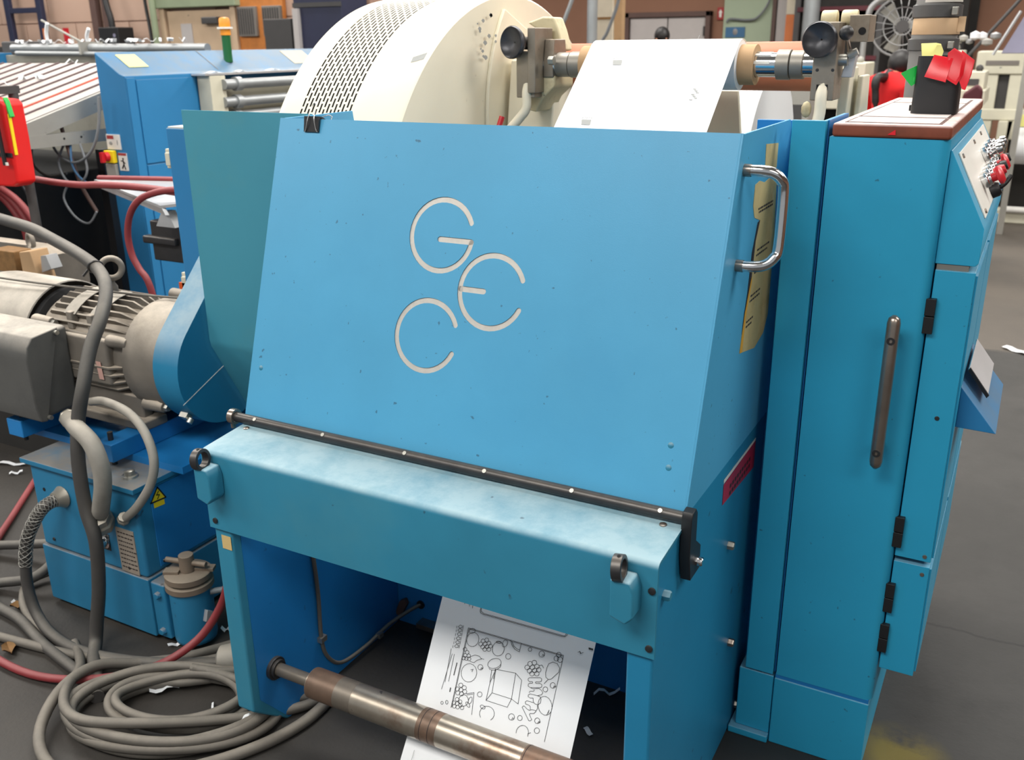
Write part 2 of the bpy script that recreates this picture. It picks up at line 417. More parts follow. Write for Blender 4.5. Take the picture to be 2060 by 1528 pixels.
# painted blocks of the partition, each block its own piece (those in view)
blk = None
for r in range(4):
    for c in range(7):
        x = -12.4+c*.9+(.45 if r % 2 else 0); z = 1.30+r*.31
        if x > -8.7: continue
        if blk is None: blk = obj('wall_block', MB().box(x, x+.885, 8.0, 8.03, z, z+.297), 'wall_pink', wl, bevel=.003)
        else: share(blk, (x+.4425, 8.015, z+.1485), wl)
for r, z in enumerate((1.30, 1.61, 1.92, 2.23)):
    obj('wall_block', MB().box(-7.6, -5.95, 8.0, 8.03, z, z+.297), 'wall_pink', wl, bevel=.004)
struct('trim_1', MB().box(-9.78, -9.68, 7.92, 8.0, 0, 3.5), 'brown_steel', bevel=.01)
struct('trim_2', MB().box(-9.62, -9.54, 7.95, 8.0, 0, 3.5), 'brown_steel', bevel=.01)
struct('trim_3', MB().box(-11.9, -9.8, 7.98, 8.0, 0, 1.2), 'wall_brown')
d1 = struct('door_1', MB().box(-8.56, -7.62, 7.93, 8.0, 0, 2.0), 'door_beige')
obj('door_frame', MB().box(-8.66, -8.58, 7.9, 8.01, 0, 2.12).box(-7.62, -7.55, 7.9, 8.01, 0, 2.12), 'door_beige', d1, bevel=.006)
obj('lintel', MB().box(-8.7, -7.5, 7.86, 8.01, 2.03, 2.26), 'lintel_green', d1, bevel=.01)
obj('door_closer', MB().box(-8.0, -7.78, 7.86, 7.93, 1.86, 1.93), 'cabinet_dark', d1, bevel=.01)
obj('notice', MB().box(-8.37, -8.21, 7.922, 7.93, 1.6, 1.87), 'door_grey', d1)
d2 = struct('door_2', MB().box(-6.33, -5.68, 15.9, 15.99, 0, 1.99), 'door_grey', bevel=.004)
obj('door_leaf', MB().box(-5.66, -5.03, 15.9, 15.99, 0, 1.99), 'door_grey', d2, bevel=.004)
obj('door_frame', MB().box(-6.42, -6.34, 15.85, 16, 0, 2.08).box(-5.02, -4.94, 15.85, 16, 0, 2.08).box(-6.42, -4.94, 15.85, 16, 2.0, 2.08), 'brown_steel', d2, bevel=.006)
obj('hinge', MB().box(-5.05, -5.01, 15.86, 15.9, 1.7, 1.85), 'black_steel', d2)
d3 = struct('door_3', MB().box(-3.88, -3.72, 15.88, 15.95, 0, 2.3), 'door_grey', bevel=.004)
obj('door_frame', MB().box(-3.95, -3.89, 15.85, 15.96, 0, 2.4), 'brown_steel', d3)

def ceiling_lamp(x, y, label):
    t = thing('ceiling_lamp', label, 'lamp', (x, y, LAMP_Z), 'fluorescent ceiling lamps')
    obj('housing', MB().prism([(-.7, 0), (.7, 0), (.6, .12), (-.6, .12)], 0, -1.4, 1.4), 'lamp_housing', None)
    h = list(WORLD)[-1]; c = WORLD[h]; h.parent = t; h.location = (0, 0, .06); WORLD[h] = Vector((x, y, LAMP_Z+.06))
    for k in (-.5, -.25, 0, .25, .5):
        b = obj('lamp_tube', MB().cyl((x-1.15, y+k, LAMP_Z-.03), (x+1.15, y+k, LAMP_Z-.03), .018, n=10), 'lamp_tube', t)
    l = lamp_light(x, y, .5 if x > 2 and y < 0 else 1.); l.parent = t; l.location = (0, 0, -.1)  # front-right lamp is an unseen addition at half power, brightening the hood side
for i, (x, y) in enumerate(LAMPS):
    ceiling_lamp(x, y, 'white fluorescent ceiling lamp hanging high over the workshop')

# ================================================================ the rewinder (blue machine in the middle)
XL, XR = -1.54, -.468
rw = thing('paper_rewinder', 'big blue sheet-steel rewinder with tilted hood and engraved round letters', 'machine', (-1.0, 1.7, 0))
def side_prof(): return [(1.375, .10), (1.487, 0), (2.11, 0), (2.11, .8212), (1.53, .8212), (1.53, .80), (1.40, .80), (1.375, .78)]
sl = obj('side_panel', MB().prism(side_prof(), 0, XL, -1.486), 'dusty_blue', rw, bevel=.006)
sr = obj('side_panel', MB().prism(side_prof(), 0, -.52, XR), 'shaded_side_blue', rw, bevel=.006)
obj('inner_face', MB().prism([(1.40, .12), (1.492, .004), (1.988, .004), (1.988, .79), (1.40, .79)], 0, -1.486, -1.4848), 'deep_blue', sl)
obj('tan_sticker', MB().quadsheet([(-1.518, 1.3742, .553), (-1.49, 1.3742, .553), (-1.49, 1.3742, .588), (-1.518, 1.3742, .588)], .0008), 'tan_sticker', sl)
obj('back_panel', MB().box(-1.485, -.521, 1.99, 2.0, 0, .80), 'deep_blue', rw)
obj('floor_ledge', MB().box(-1.40, -1.30, 1.955, 1.99, .02, .035), 'brushed_steel', rw)
# cross beam: bent plate with rounded upper edge
bp_ = [(1.368, .605)]
for k in range(7):
    a = PI-k*PI/12; bp_.append((1.383+.015*math.cos(a), .785+.015*math.sin(a)))
bp_ += [(1.525, .812), (1.525, .806), (1.388, .793)]
for k in range(5):
    a = PI/2+k*PI/8; bp_.append((1.383+.009*math.cos(a), .784+.009*math.sin(a)))
bp_ += [(1.374, .605)]
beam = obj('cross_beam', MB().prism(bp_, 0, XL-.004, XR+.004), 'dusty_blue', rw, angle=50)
for x, z in ((-.473, .745), (-.474, .626), (-1.524, .626)):
    obj('screw', MB().lathe([(.007, 0), (.007, .003), (.004, .004)], (x, 1.368, z), (0, -1, 0), 12), 'black_steel', beam)
for x in (-1.52, -.50):
    obj('screw', MB().lathe([(.007, 0), (.007, .002), (.004, .003)], (x, 1.49, .809), (0, -.1, 1), 12), 'brushed_steel', beam)
# hinge rod with its pale screws and end bearings
RY, RZ = 1.507, .824
rod = obj('hinge_rod', MB().cyl((-1.565, RY, RZ), (-.462, RY, RZ), .0115, n=20), 'black_steel', rw)
for x in (-1.50, -1.30, -1.08, -.885, -.69, -.51):
    obj('rod_screw', MB().lathe([(.0045, 0), (.0045, .0012)], (x, RY-.008, RZ+.008), (0, -.7, .7), 10), 'bolt_steel', rod)
obj('rod_collar', MB().ring((-1.572, RY, RZ), (1, 0, 0), .0118, .0185, .016).cyl((-1.578, RY, RZ-.03), (-1.578, RY, RZ-.012), .006, n=10), 'brushed_steel', rw, bevel=.001)
br = obj('rod_bracket', MB().prism([(RY-.018, RZ+.006), (RY-.01, RZ+.018), (RY+.008, RZ+.02), (RY+.018, RZ+.008), (RY+.018, RZ-.05), (RY+.05, RZ-.075), (RY+.05, RZ-.125), (RY-.005, RZ-.125), (RY-.018, RZ-.07)], 0, -.466, -.446), 'black_plastic', rw, bevel=.0015)
bolt(br, (-.446, RY+.03, RZ-.10), (1, 0, 0), .009, .012, 'chrome')
# two shaft rests on the front of the beam
def shaft_rest(x0, label):
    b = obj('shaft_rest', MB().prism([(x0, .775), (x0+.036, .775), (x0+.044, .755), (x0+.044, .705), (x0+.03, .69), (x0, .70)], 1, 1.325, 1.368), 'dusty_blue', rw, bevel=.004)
    obj('collar_ring', MB().ring((x0+.012, 1.338, .793), (1, .1, .1), .0165, .0245, .018, 32), 'black_steel', b, bevel=.001)
    obj('set_screw', MB().cyl((x0+.012, 1.336, .813), (x0+.012, 1.335, .8182), .0035, n=8), 'hole_black', b)
shaft_rest(-1.526, 'l'); shaft_rest(-.536, 'r')
# bolts on the right side panel
for y, z, m in ((1.848, .595, 'bolt_steel'), (1.416, .712, 'dusty_blue'), (1.917, .299, 'brushed_steel'), (2.036, .036, 'bolt_steel')):
    bolt(sr, (XR, y, z), (1, 0, 0), .010, .014, m)
# hood: sloped front with engraved letters, two side sheets, open top
HA, HB = Vector((0, 1.515, .82)), Vector((0, 1.732, 1.49)); HS = (HB-HA).normalized(); HN = Vector((1, 0, 0)).cross(HS)
def hp(x, s, h=0): return Vector((x, HA.y, HA.z))+HS*s+HN*h
HL = (HB-HA).length; HX0, HX1 = -1.547, -.466
hood = obj('hood_front', MB().add([hp(x, s, h) for x in (HX0, HX1) for s in (0, HL) for h in (-.006, 0)],
    [(0, 1, 3, 2), (4, 6, 7, 5), (0, 4, 5, 1), (2, 3, 7, 6), (0, 2, 6, 4), (1, 5, 7, 3)]), 'blue_paint', rw)
def stroke(pts, w, h0, h1):
    p = [Vector(q) for q in pts]; n = len(p); L_, R_ = [], []
    for i in range(n):
        d = (p[min(i+1, n-1)]-p[max(i-1, 0)]).normalized(); m = Vector((-d.y, d.x))*w/2
        L_.append(p[i]+m); R_.append(p[i]-m)
    d = (p[-1]-p[-2]).normalized(); end = [p[-1]+Vector((d.x*math.cos(a)-d.y*math.sin(a), d.y*math.cos(a)+d.x*math.sin(a)))*w/2 for a in [PI/2-k*PI/6 for k in range(1, 6)]]
    d = (p[0]-p[1]).normalized(); beg = [p[0]+Vector((d.x*math.cos(a)-d.y*math.sin(a), d.y*math.cos(a)+d.x*math.sin(a)))*w/2 for a in [PI/2-k*PI/6 for k in range(1, 6)]]
    poly = L_+end+R_[::-1]+beg; k = len(poly)
    return MB().add([hp(q.x, q.y, h0) for q in poly]+[hp(q.x, q.y, h1) for q in poly],
        [(i, (i+1) % k, k+(i+1) % k, k+i) for i in range(k)]+[(i, i+1, k-3-i, k-2-i) if False else None for i in ()]+strip_caps(n, 5, k))
def strip_caps(n, e, k):                               # quads between the two long sides plus end fans, bottom and top
    out = []
    for o in (0, k):
        for i in range(n-1): out.append((o+i, o+i+1, o+(2*n+e-2-i), o+(2*n+e-1-i)))
        out.append(tuple(o+j for j in range(n-1, n+e+1))); out.append(tuple(o+j for j in [*range(2*n+e-1, k), 0]))
    return out
def arc(c, r, a0, a1, n=36): return [(c[0]+r*math.cos(math.radians(a0+(a1-a0)*i/n)), c[1]+r*math.sin(math.radians(a0+(a1-a0)*i/n))) for i in range(n+1)]
CG, CE, CC, LR, LW = (-1.071, .472), (-.935, .367), (-1.077, .259), .0745, .0118
letters = [('letter_g', [arc(CG, LR, 24, 353), [(-1.074, .4635), (-.9985, .4635)]]), ('letter_e', [arc(CE, LR, 24, 336), [(-1.009, .366), (-.953, .366)]]), ('letter_c', [arc(CC, LR, 24, 336)])]
cutters = []
for nm, sts in letters:
    for st in sts:
        o = obj('cutter', stroke(st, LW, -.0028, .003), 'engraved_metal'); cutters.append(o)
for o in cutters:
    md = hood.modifiers.new('groove', 'BOOLEAN'); md.operation = 'DIFFERENCE'; md.solver = 'EXACT'; md.object = o
bpy.context.view_layer.update()
me = bpy.data.meshes.new_from_object(hood.evaluated_get(bpy.context.evaluated_depsgraph_get()))
hood.modifiers.clear(); hood.data = me
for p in me.polygons: p.use_smooth = False
for o in cutters: WORLD.pop(o); bpy.data.objects.remove(o)
for nm, sts in letters:
    mb = MB()
    for st in sts:
        t = stroke(st, LW*.99, -.0027, -.0022); mb.add(t.v, t.f)
    obj(nm, mb, 'engraved_metal', hood)
for x, s in ((-1.516, .125), (-.514, .127), (-.512, .085)):
    obj('plug', MB().lathe([(.006, 0), (.005, .001)], hp(x, s), HN, 12), 'dusty_blue', hood)
sp = [(1.523, .822), (1.738, 1.489), (2.095, 1.489), (2.11, 1.47), (2.11, .822)]
hr = obj('hood_side', MB().prism(sp, 0, HX1-.004, HX1+.0005), 'blue_paint', rw, bevel=.0012)
hl = obj('hood_side', MB().prism([(1.523, .822), (1.738, 1.489), (1.998, 1.489), (2.003, 1.46), (2.003, .822)], 0, HX0, HX0+.004), 'blue_paint', rw, bevel=.0012)
obj('corner_bend', MB().cyl(hp(HX1-.005, 0, -.005), hp(HX1-.005, HL, -.005), .0055, n=12), 'blue_paint', rw)
# hood handle
hx = HX1
hd = obj('hood_handle', MB().tube([(hx, 1.752, 1.423), (hx+.03, 1.755, 1.423), (hx+.052, 1.760, 1.419), (hx+.066, 1.767, 1.406), (hx+.071, 1.772, 1.385), (hx+.071, 1.768, 1.285), (hx+.066, 1.760, 1.264), (hx+.052, 1.752, 1.251), (hx+.03, 1.745, 1.247), (hx, 1.742, 1.247)], .0105, n=16, smooth=4), 'chrome', rw)
for y, z in ((1.752, 1.423), (1.742, 1.247)):
    obj('mounting_foot', MB().lathe([(.0118, 0), (.0118, .014)], (hx, y, z), (1, 0, 0), 16), 'brushed_steel', hd)
# labels on the hood side and the base
def on_side(mb, yz, x, t=.0006): return mb.prism(yz, 0, x, x+t)
lx = HX1+.0006
obj('paper_label', on_side(MB(), [(1.90, 1.456), (2.0, 1.449), (2.0, 1.40), (1.905, 1.405)], lx), 'old_label', hr)
lb = obj('torn_paper_label', on_side(MB(), [(1.838, 1.385), (1.87, 1.389), (1.91, 1.381), (1.95, 1.385), (2.012, 1.372), (2.03, 1.25), (2.03, 1.08), (2.0, 1.045), (1.93, 1.03), (1.812, 1.052), (1.828, 1.13), (1.862, 1.20), (1.872, 1.27), (1.895, 1.308), (1.85, 1.32), (1.834, 1.345)], lx), 'old_label', hr)
obj('dark_edge', on_side(MB(), [(1.872, 1.27), (1.895, 1.308), (1.88, 1.306), (1.852, 1.25), (1.84, 1.17), (1.826, 1.13), (1.818, 1.09), (1.83, 1.13), (1.862, 1.20)], lx+.0004), 'label_dark', lb)
obj('amber_edge', on_side(MB(), [(1.812, 1.052), (1.828, 1.13), (1.862, 1.20), (1.866, 1.19), (1.838, 1.125), (1.828, 1.05)], lx+.0008), 'label_amber', lb)
mb = MB()
for i, (y0, y1, z) in enumerate(((1.875, 1.99, 1.335), (1.88, 1.99, 1.328), (1.89, 1.98, 1.25), (1.885, 1.975, 1.24), (1.882, 1.97, 1.214), (1.88, 1.965, 1.205), (1.865, 1.94, 1.16), (1.86, 1.93, 1.15), (1.845, 1.90, 1.11), (1.845, 1.88, 1.10))):
    y = y0
    while y < y1:
        w = random.uniform(.004, .014); on_side(mb, [(y, z), (y+w, z), (y+w, z-.004), (y, z-.004)], lx+.0009, .0002); y += w+.004
obj('label_print', mb, 'label_dark', lb)
mg = obj('magenta_label', on_side(MB(), [(1.772, .775), (2.025, .78), (2.025, .712), (1.772, .728)], XR+.0005), 'magenta_label', sr)
obj('label_border', on_side(MB(), [(1.772, .786), (2.025, .786), (2.025, .78), (1.772, .778)], XR+.0004), 'panel_white', mg)
mb = MB()
for z in (.755, .738):
    for k in range(9): on_side(mb, [(1.82+k*.019, z), (1.832+k*.019, z), (1.832+k*.019, z-.009), (1.82+k*.019, z-.009)], XR+.0012, .0002)
obj('label_print', mb, 'label_dark', mg)
# lower steel roller
RC = (0, 1.458, .179)
ro = obj('steel_roller', MB().lathe([(.030, -1.362), (.0375, -1.358), (.0375, -.535), (.030, -.53)], RC, (1, 0, 0), 40), 'roller_steel', rw)
for x0, x1, r in ((-1.357, -1.275, .0379), (-1.04, -.985, .0377), (-.775, -.54, .0378)):
    obj('rusty_band', MB().lathe([(r-.0004, x0), (r, x0+.003), (r, x1-.003), (r-.0004, x1)], RC, (1, 0, 0), 40, caps=False), 'roller_rust', ro)
obj('worn_band', MB().lathe([(.0377, -1.275), (.0377, -1.225)], RC, (1, 0, 0), 40, caps=False), 'roller_shaft', ro)
for x in (-1.028, -1.006, -.77): obj('groove', MB().lathe([(.0381, x), (.0381, x+.0015)], RC, (1, 0, 0), 40, caps=False), 'label_dark', ro)
obj('roller_shaft', MB().cyl((-1.486, 1.458, .179), (-.52, 1.458, .179), .0165, n=20), 'roller_shaft', ro)
rb = obj('roller_bearing', MB().ring((-1.481, 1.458, .179), (1, 0, 0), .017, .03, .012).ring((-1.478, 1.458, .179), (1, 0, 0), .017, .024, .02), 'black_steel', rw, bevel=.001)
# cable clipped to the inside of the left side panel and its outlet
cb = obj('panel_cable', MB().tube([(-1.479, 1.60, .60), (-1.479, 1.625, .45), (-1.479, 1.635, .30), (-1.479, 1.632, .16), (-1.479, 1.65, .09), (-1.475, 1.70, .04), (-1.47, 1.80, .03), (-1.46, 1.9, .045), (-1.43, 1.96, .065), (-1.405, 1.99, .079)], .0055, n=8), 'grey_cable', rw)
obj('cable_clip', MB().box(-1.486, -1.47, 1.622, 1.645, .15, .165), 'bolt_steel', cb)
obj('cable_clip', MB().box(-1.47, -1.455, 1.85, 1.868, .028, .042), 'bolt_steel', cb)
obj('cable_outlet', MB().ring((-1.403, 1.988, .08), (0, 1, 0), .005, .013, .006), 'black_plastic', rw)
obj('latch_piece', MB().prism([(-1.49, .03), (-1.47, .025), (-1.445, .075), (-1.452, .09), (-1.47, .08)], 1, 1.975, 1.988), 'brown_steel', rw)
# post beside the control cabinet and base block
po = obj('post', MB().box(-.437, -.370, 1.98, 1.988, .197, 1.497).box(-.378, -.370, 1.9885, 2.2, .197, 1.497), 'cabinet_blue', rw, bevel=.002)
obj('post_edge_strip', MB().box(-.3695, -.3665, 1.995, 2.2, .197, 1.497), 'deep_blue', po)
obj('post_return', MB().box(-.54, -.40, 2.112, 2.13, .0, 1.485), 'deep_blue', po)
obj('base_block', MB().box(-.452, -.3675, 1.985, 2.1, .02, .19), 'cabinet_blue', rw, bevel=.003)
obj('base_plate', MB().box(-.466, -.3675, 1.97, 2.1, 0, .0195), 'cabinet_blue', rw, bevel=.003)
# separate tall guard plate left of the hood, lower half folded back
gp = thing('guard_plate', 'tall flat teal guard plate standing behind the left edge of the hood', 'guard', (-1.72, 1.85, 0))
plate = obj('plate', MB().sheet([(1.85, 1.491), (1.85, .862), (1.853, .845), (2.02, .52), (2.02, 0)], -1.985, -1.55, .005), 'teal_paint', gp, angle=20)
obj('bolt_hole', MB().ring((-1.802, 1.849, 1.468), (0, 1, 0), .003, .006, .003, 16), 'bolt_steel', gp)
bx = thing('belt_housing', 'narrow plain blue housing behind the teal guard plate above the motor', 'housing', (-2.2, 2.3, 0))
obj('housing_body', MB().box(-2.335, -2.105, 2.1, 2.5, 0, 1.415), 'back_blue', bx, bevel=.004)
obj('top_edge', MB().box(-2.33, -2.11, 2.105, 2.495, 1.4155, 1.419), 'panel_white', bx)
for z in (1.32, .93):
    obj('latch', MB().box(-2.372, -2.336, 2.12, 2.15, z-.03, z+.03).box(-2.36, -2.34, 2.105, 2.12, z-.02, z+.02), 'machine_cream', bx, bevel=.003)
obj('orange_plate', MB().box(-2.372, -2.336, 2.105, 2.13, .85, .93), 'orange_paint', bx)
# binder clip on the hood's top edge
bc = thing('binder_clip', 'small black binder clip on the top left edge of the hood', 'clip', (-1.448, 1.72, 1.455))
obj('clip_body', MB().add([hp(x, HL+s, h) for x in (-1.47, -1.428) for s, h in ((-.03, .001), (-.03, .004), (.004, .009), (.006, 0), (.004, -.015), (-.03, -.010), (-.03, -.007), (.001, -.012), (.002, .003))],
    [tuple(range(9)), tuple(range(17, 8, -1))]+[(i, (i+1) % 9, 9+(i+1) % 9, 9+i) for i in range(9)]), 'black_plastic', bc)
obj('wire_lever', MB().tube([hp(-1.466, HL-.03, .005), hp(-1.462, HL-.024, .007), hp(-1.456, HL-.002, .012), hp(-1.452, HL+.028, .006), hp(-1.447, HL+.034, .005), hp(-1.442, HL+.028, .006), hp(-1.438, HL-.002, .012), hp(-1.434, HL-.024, .007), hp(-1.43, HL-.03, .005)], .0011, n=6, smooth=3), 'clip_wire', bc)
obj('wire_lever', MB().tube([hp(-1.466, HL-.03, -.011), hp(-1.456, HL-.002, -.016), hp(-1.44, HL+.015, -.03), hp(-1.43, HL+.016, -.034), hp(-1.424, HL+.008, -.03), hp(-1.43, HL-.03, -.011)], .0011, n=6, smooth=3), 'clip_wire', bc)

# ================================================================ control cabinet on the right
cc = thing('control_cabinet', 'tall narrow blue control cabinet with wood-edged top and long bar handle', 'cabinet', (-.25, 2.4, 0))
cp = [(-.36, 1.981), (-.155, 1.981), (-.148, 1.985), (-.143, 1.992), (-.1415, 2.0), (-.1415, 2.87), (-.36, 2.87)]
cp2 = []
body = obj('cabinet_body', MB().prism([(-.362, 1.982), (-.162, 1.982)]+[(-.162+.02*math.sin(a*PI/10), 2.002-.02*math.cos(a*PI/10)) for a in range(1, 6)]+[(-.142, 2.87), (-.362, 2.87)], 2, .20, 1.467), 'cabinet_blue', cc, angle=30)
obj('plinth', MB().box(-.3655, -.147, 1.98, 2.87, 0, .19), 'cabinet_blue', cc, bevel=.003)
obj('plinth_ledge', MB().box(-.364, -.149, 1.983, 2.86, .19, .2), 'deep_blue', cc)
# wooden edging round a laminate top: four bars and inset tiles
wt = obj('wood_top', MB().box(-.358, -.142, 1.978, 2.88, 1.467, 1.494), 'wood_trim', cc, bevel=.006)
for y0, y1 in ((2.0, 2.13), (2.155, 2.62), (2.645, 2.80)):
    obj('top_inlay', MB().box(-.332, -.168, y0, y1, 1.4935, 1.4955), 'laminate_white', wt)
    obj('inlay_groove', MB().box(-.338, -.162, y0-.006, y1+.006, 1.4928, 1.4946), 'brown_steel', wt)
# bar handle with two screws
hb = obj('bar_handle', MB().lathe([(.004, -.003), (.011, .004), (.013, .014), (.013, .312), (.011, .322), (.004, .328)], (-.1955, 1.935, .806), (0, 0, 1), 20), 'brushed_steel', cc)
for z in (.842, 1.084):
    obj('handle_screw', MB().ring((-.1955, 1.9225, z), (0, 1, 0), .0035, .008, .004, 16), 'black_steel', hb)
    obj('standoff', MB().cyl((-.1955, 1.935, z), (-.1955, 1.984, z), .009, n=14), 'bolt_steel', hb)
# sloped console with the push buttons
con = [(-.1415, 1.447), (-.139, 1.447), (-.064, 1.303), (-.064, 1.236), (-.070, 1.2295), (-.1415, 1.2295)]
cs = obj('console', MB().prism(con, 1, 2.004, 2.86), 'cabinet_blue', cc, bevel=.002)
dS = Vector((.075, 0, -.144)).normalized(); dN = Vector((.144, 0, .075)).normalized()
def con_p(s, y, h=0): return Vector((-.139, y, 1.447))+dS*s+dN*h
def con_box(mb, s0, s1, y0, y1, h0, h1):
    return mb.add([con_p(s, y, h) for s in (s0, s1) for y in (y0, y1) for h in (h0, h1)], [(0, 1, 3, 2), (4, 6, 7, 5), (0, 4, 5, 1), (2, 3, 7, 6), (0, 2, 6, 4), (1, 5, 7, 3)])
cpnl = obj('control_plate', con_box(MB(), .014, .152, 2.07, 2.80, 0, .003), 'panel_white', cs, bevel=.001)
for s, y in ((.024, 2.10), (.024, 2.40), (.024, 2.62), (.142, 2.10), (.142, 2.40)):
    obj('screw', MB().lathe([(.005, 0), (.005, .003)], con_p(s, y, .003), dN, 10), 'brushed_steel', cpnl)
def button(s, y, mush, m):
    b = obj('push_button', MB().lathe([(.0165, 0), (.0165, .012), (.014, .014), (.014, .02)], con_p(s, y, .003), dN, 12), 'chrome', cpnl, bevel=.001)
    obj('button_cap', MB().lathe([(.009, 0), (.009, .012), (.019 if mush else .012, .014), (.02 if mush else .0115, .02), (.014 if mush else .009, .026)], con_p(s, y, .02), dN, 20), m, b)
button(.10, 2.25, True, 'red_plastic')
button(.10, 2.34, False, 'red_plastic'); button(.10, 2.42, False, 'black_plastic'); button(.10, 2.50, True, 'red_plastic')
button(.10, 2.58, False, 'black_plastic'); button(.065, 2.48, False, 'chrome'); button(.065, 2.58, False, 'chrome'); button(.065, 2.68, False, 'chrome')
sw = obj('selector_switch', MB().lathe([(.0165, 0), (.0165, .014), (.012, .02)], con_p(.135, 2.34, .003), dN, 12), 'black_plastic', cpnl)
obj('switch_lever', MB().tube([con_p(.135, 2.34, .02), con_p(.13, 2.34, .035), con_p(.12, 2.35, .05)], .005, n=8), 'black_plastic', sw)
# door column on the right
for z0, z1 in ((.578, 1.218), (.285, .566)):
    d = obj('cabinet_door', MB().box(-.139, -.066, 2.0, 2.82, z0, z1), 'cabinet_blue', cc, bevel=.0015)
    for y0, y1 in ((2.01, 2.38), (2.40, 2.80)):
        obj('side_door', MB().box(-.066, -.062, y0, y1, z0+.008, z1-.008), 'cabinet_blue', d)
    obj('door_rivet', MB().lathe([(.005, 0), (.004, .002)], (-.079, 2.0, z0+.012 if z0 > .5 else z1-.02), (0, -1, 0), 10), 'brushed_steel', d)
obj('door_screw', MB().lathe([(.005, 0), (.004, .002)], (-.096, 2.0, .91), (0, -1, 0), 10), 'black_steel', cc)
obj('shadow_gap', MB().box(-.138, -.08, 2.006, 2.8, 1.217, 1.231), 'panel_seam', cc)
for z in (1.125, .64, .475, .37):
    h = obj('door_hinge', MB().box(-.147, -.128, 1.988, 2.0, z-.036, z-.001), 'black_plastic', cc, bevel=.001)
    obj('hinge_knuckle', MB().box(-.147, -.128, 1.988, 2.0, z+.001, z+.036), 'black_plastic', h, bevel=.001)
# sloped document tray on the door side
tr = obj('document_tray', MB().prism([(-.062, .965), (-.062, .875), (.016, .873)], 1, 2.06, 2.40), 'back_blue', cc, bevel=.0015)
obj('tray_sheet', MB().add([(-.056, 2.12, .985), (-.013, 2.12, .93), (-.013, 2.36, .93), (-.056, 2.36, .985), (-.054, 2.12, .988), (-.011, 2.12, .933), (-.011, 2.36, .933), (-.054, 2.36, .988)],
    [(0, 1, 2, 3), (7, 6, 5, 4), (0, 4, 5, 1), (1, 5, 6, 2), (2, 6, 7, 3), (3, 7, 4, 0)]), 'clear_sheet', tr)
obj('sheet_clip', MB().add([(-.056, 2.114, .985), (-.013, 2.114, .93), (-.013, 2.121, .93), (-.056, 2.121, .985), (-.052, 2.114, .991), (-.009, 2.114, .936), (-.009, 2.121, .936), (-.052, 2.121, .991)],
    [(0, 1, 2, 3), (7, 6, 5, 4), (0, 4, 5, 1), (1, 5, 6, 2), (2, 6, 7, 3), (3, 7, 4, 0)]), 'black_plastic', tr)
rt = obj('red_mark', MB().add([(-.315+.06, 1.9765, 1.474), (-.24, 1.9765, 1.474), (-.241, 1.9765, 1.484)], [(0, 1, 2)]), 'red_film', wt)

# black pot with film flags on the cabinet
pot = thing('flag_pot', 'open black square plastic pot standing on the cabinet top', 'pot', (-.203, 2.29, 1.4955))
pm = MB()
def ring_sq(cx, cy, hw, hd, z, r=.014):
    o = []
    for sx, sy, a in ((1, 1, 0), (-1, 1, 90), (-1, -1, 180), (1, -1, 270)):
        for k in range(4):
            t = math.radians(a+k*30); o.append((cx+sx*(hw-r)+r*math.cos(t), cy+sy*(hd-r)+r*math.sin(t), z))
    return o
lv = [(.045, .045, 1.4957), (.043, .043, 1.612), (.040, .040, 1.612), (.041, .041, 1.50)]
for hw, hd_, z in lv: pm.v += ring_sq(-.205, 2.29, hw, hd_, z)
for j in range(3):
    pm.f += [(j*16+i, j*16+(i+1) % 16, (j+1)*16+(i+1) % 16, (j+1)*16+i) for i in range(16)]
pm.f += [tuple(range(16)), tuple(range(48, 64))]
obj('pot_body', pm, 'black_plastic', pot)
def flag(label, m, pts, group, cat='film flag'):
    o = obj('film_flag', MB().add(pts+[(p[0]+.0006, p[1]+.0008, p[2]+.0004) for p in pts], [tuple(range(len(pts))), tuple(range(2*len(pts)-1, len(pts)-1, -1))]+[(i, (i+1) % len(pts), len(pts)+(i+1) % len(pts), len(pts)+i) for i in range(len(pts))]), m)
    return tag(o, label, cat, group)
fg = 'film flags in the black pot'
y0 = 2.238
flag('red film flag folded over the front of the black pot', 'red_film', [(-.216, y0+.004, 1.614), (-.179, y0+.002, 1.607), (-.187, y0-.004, 1.56), (-.192, y0-.006, 1.562), (-.229, y0-.003, 1.571)], fg)
flag('red film flag in the middle, sticking highest from the pot', 'red_film', [(-.190, y0+.002, 1.618), (-.180, y0+.008, 1.627), (-.155, y0+.008, 1.612), (-.156, y0+.002, 1.575), (-.166, y0-.003, 1.555), (-.187, y0-.002, 1.567)], fg)
flag('red film flag hanging lowest at the right of the pot', 'red_film', [(-.165, y0+.012, 1.622), (-.139, y0+.012, 1.603), (-.141, y0+.006, 1.575), (-.148, y0, 1.545), (-.154, y0, 1.547), (-.161, y0+.002, 1.562)], fg)
flag('green film flag poking out left of the black pot', 'green_film', [(-.246, 2.262, 1.594), (-.248, 2.256, 1.556), (-.254, 2.252, 1.551), (-.278, 2.25, 1.577), (-.262, 2.255, 1.586)], fg)
flag('pale yellow note standing at the back of the pot', 'yellow_note', [(-.25, 2.30, 1.636), (-.222, 2.302, 1.637), (-.212, 2.303, 1.635), (-.205, 2.305, 1.62), (-.208, 2.295, 1.60), (-.243, 2.29, 1.60)], fg, 'paper note')
obj_ = obj('square_nut', MB().box(-.262, -.25, 2.33, 2.345, 1.4957, 1.508), 'black_plastic', None, bevel=.001); tag(obj_, 'tiny black block lying beside the pot on the cabinet', 'block')

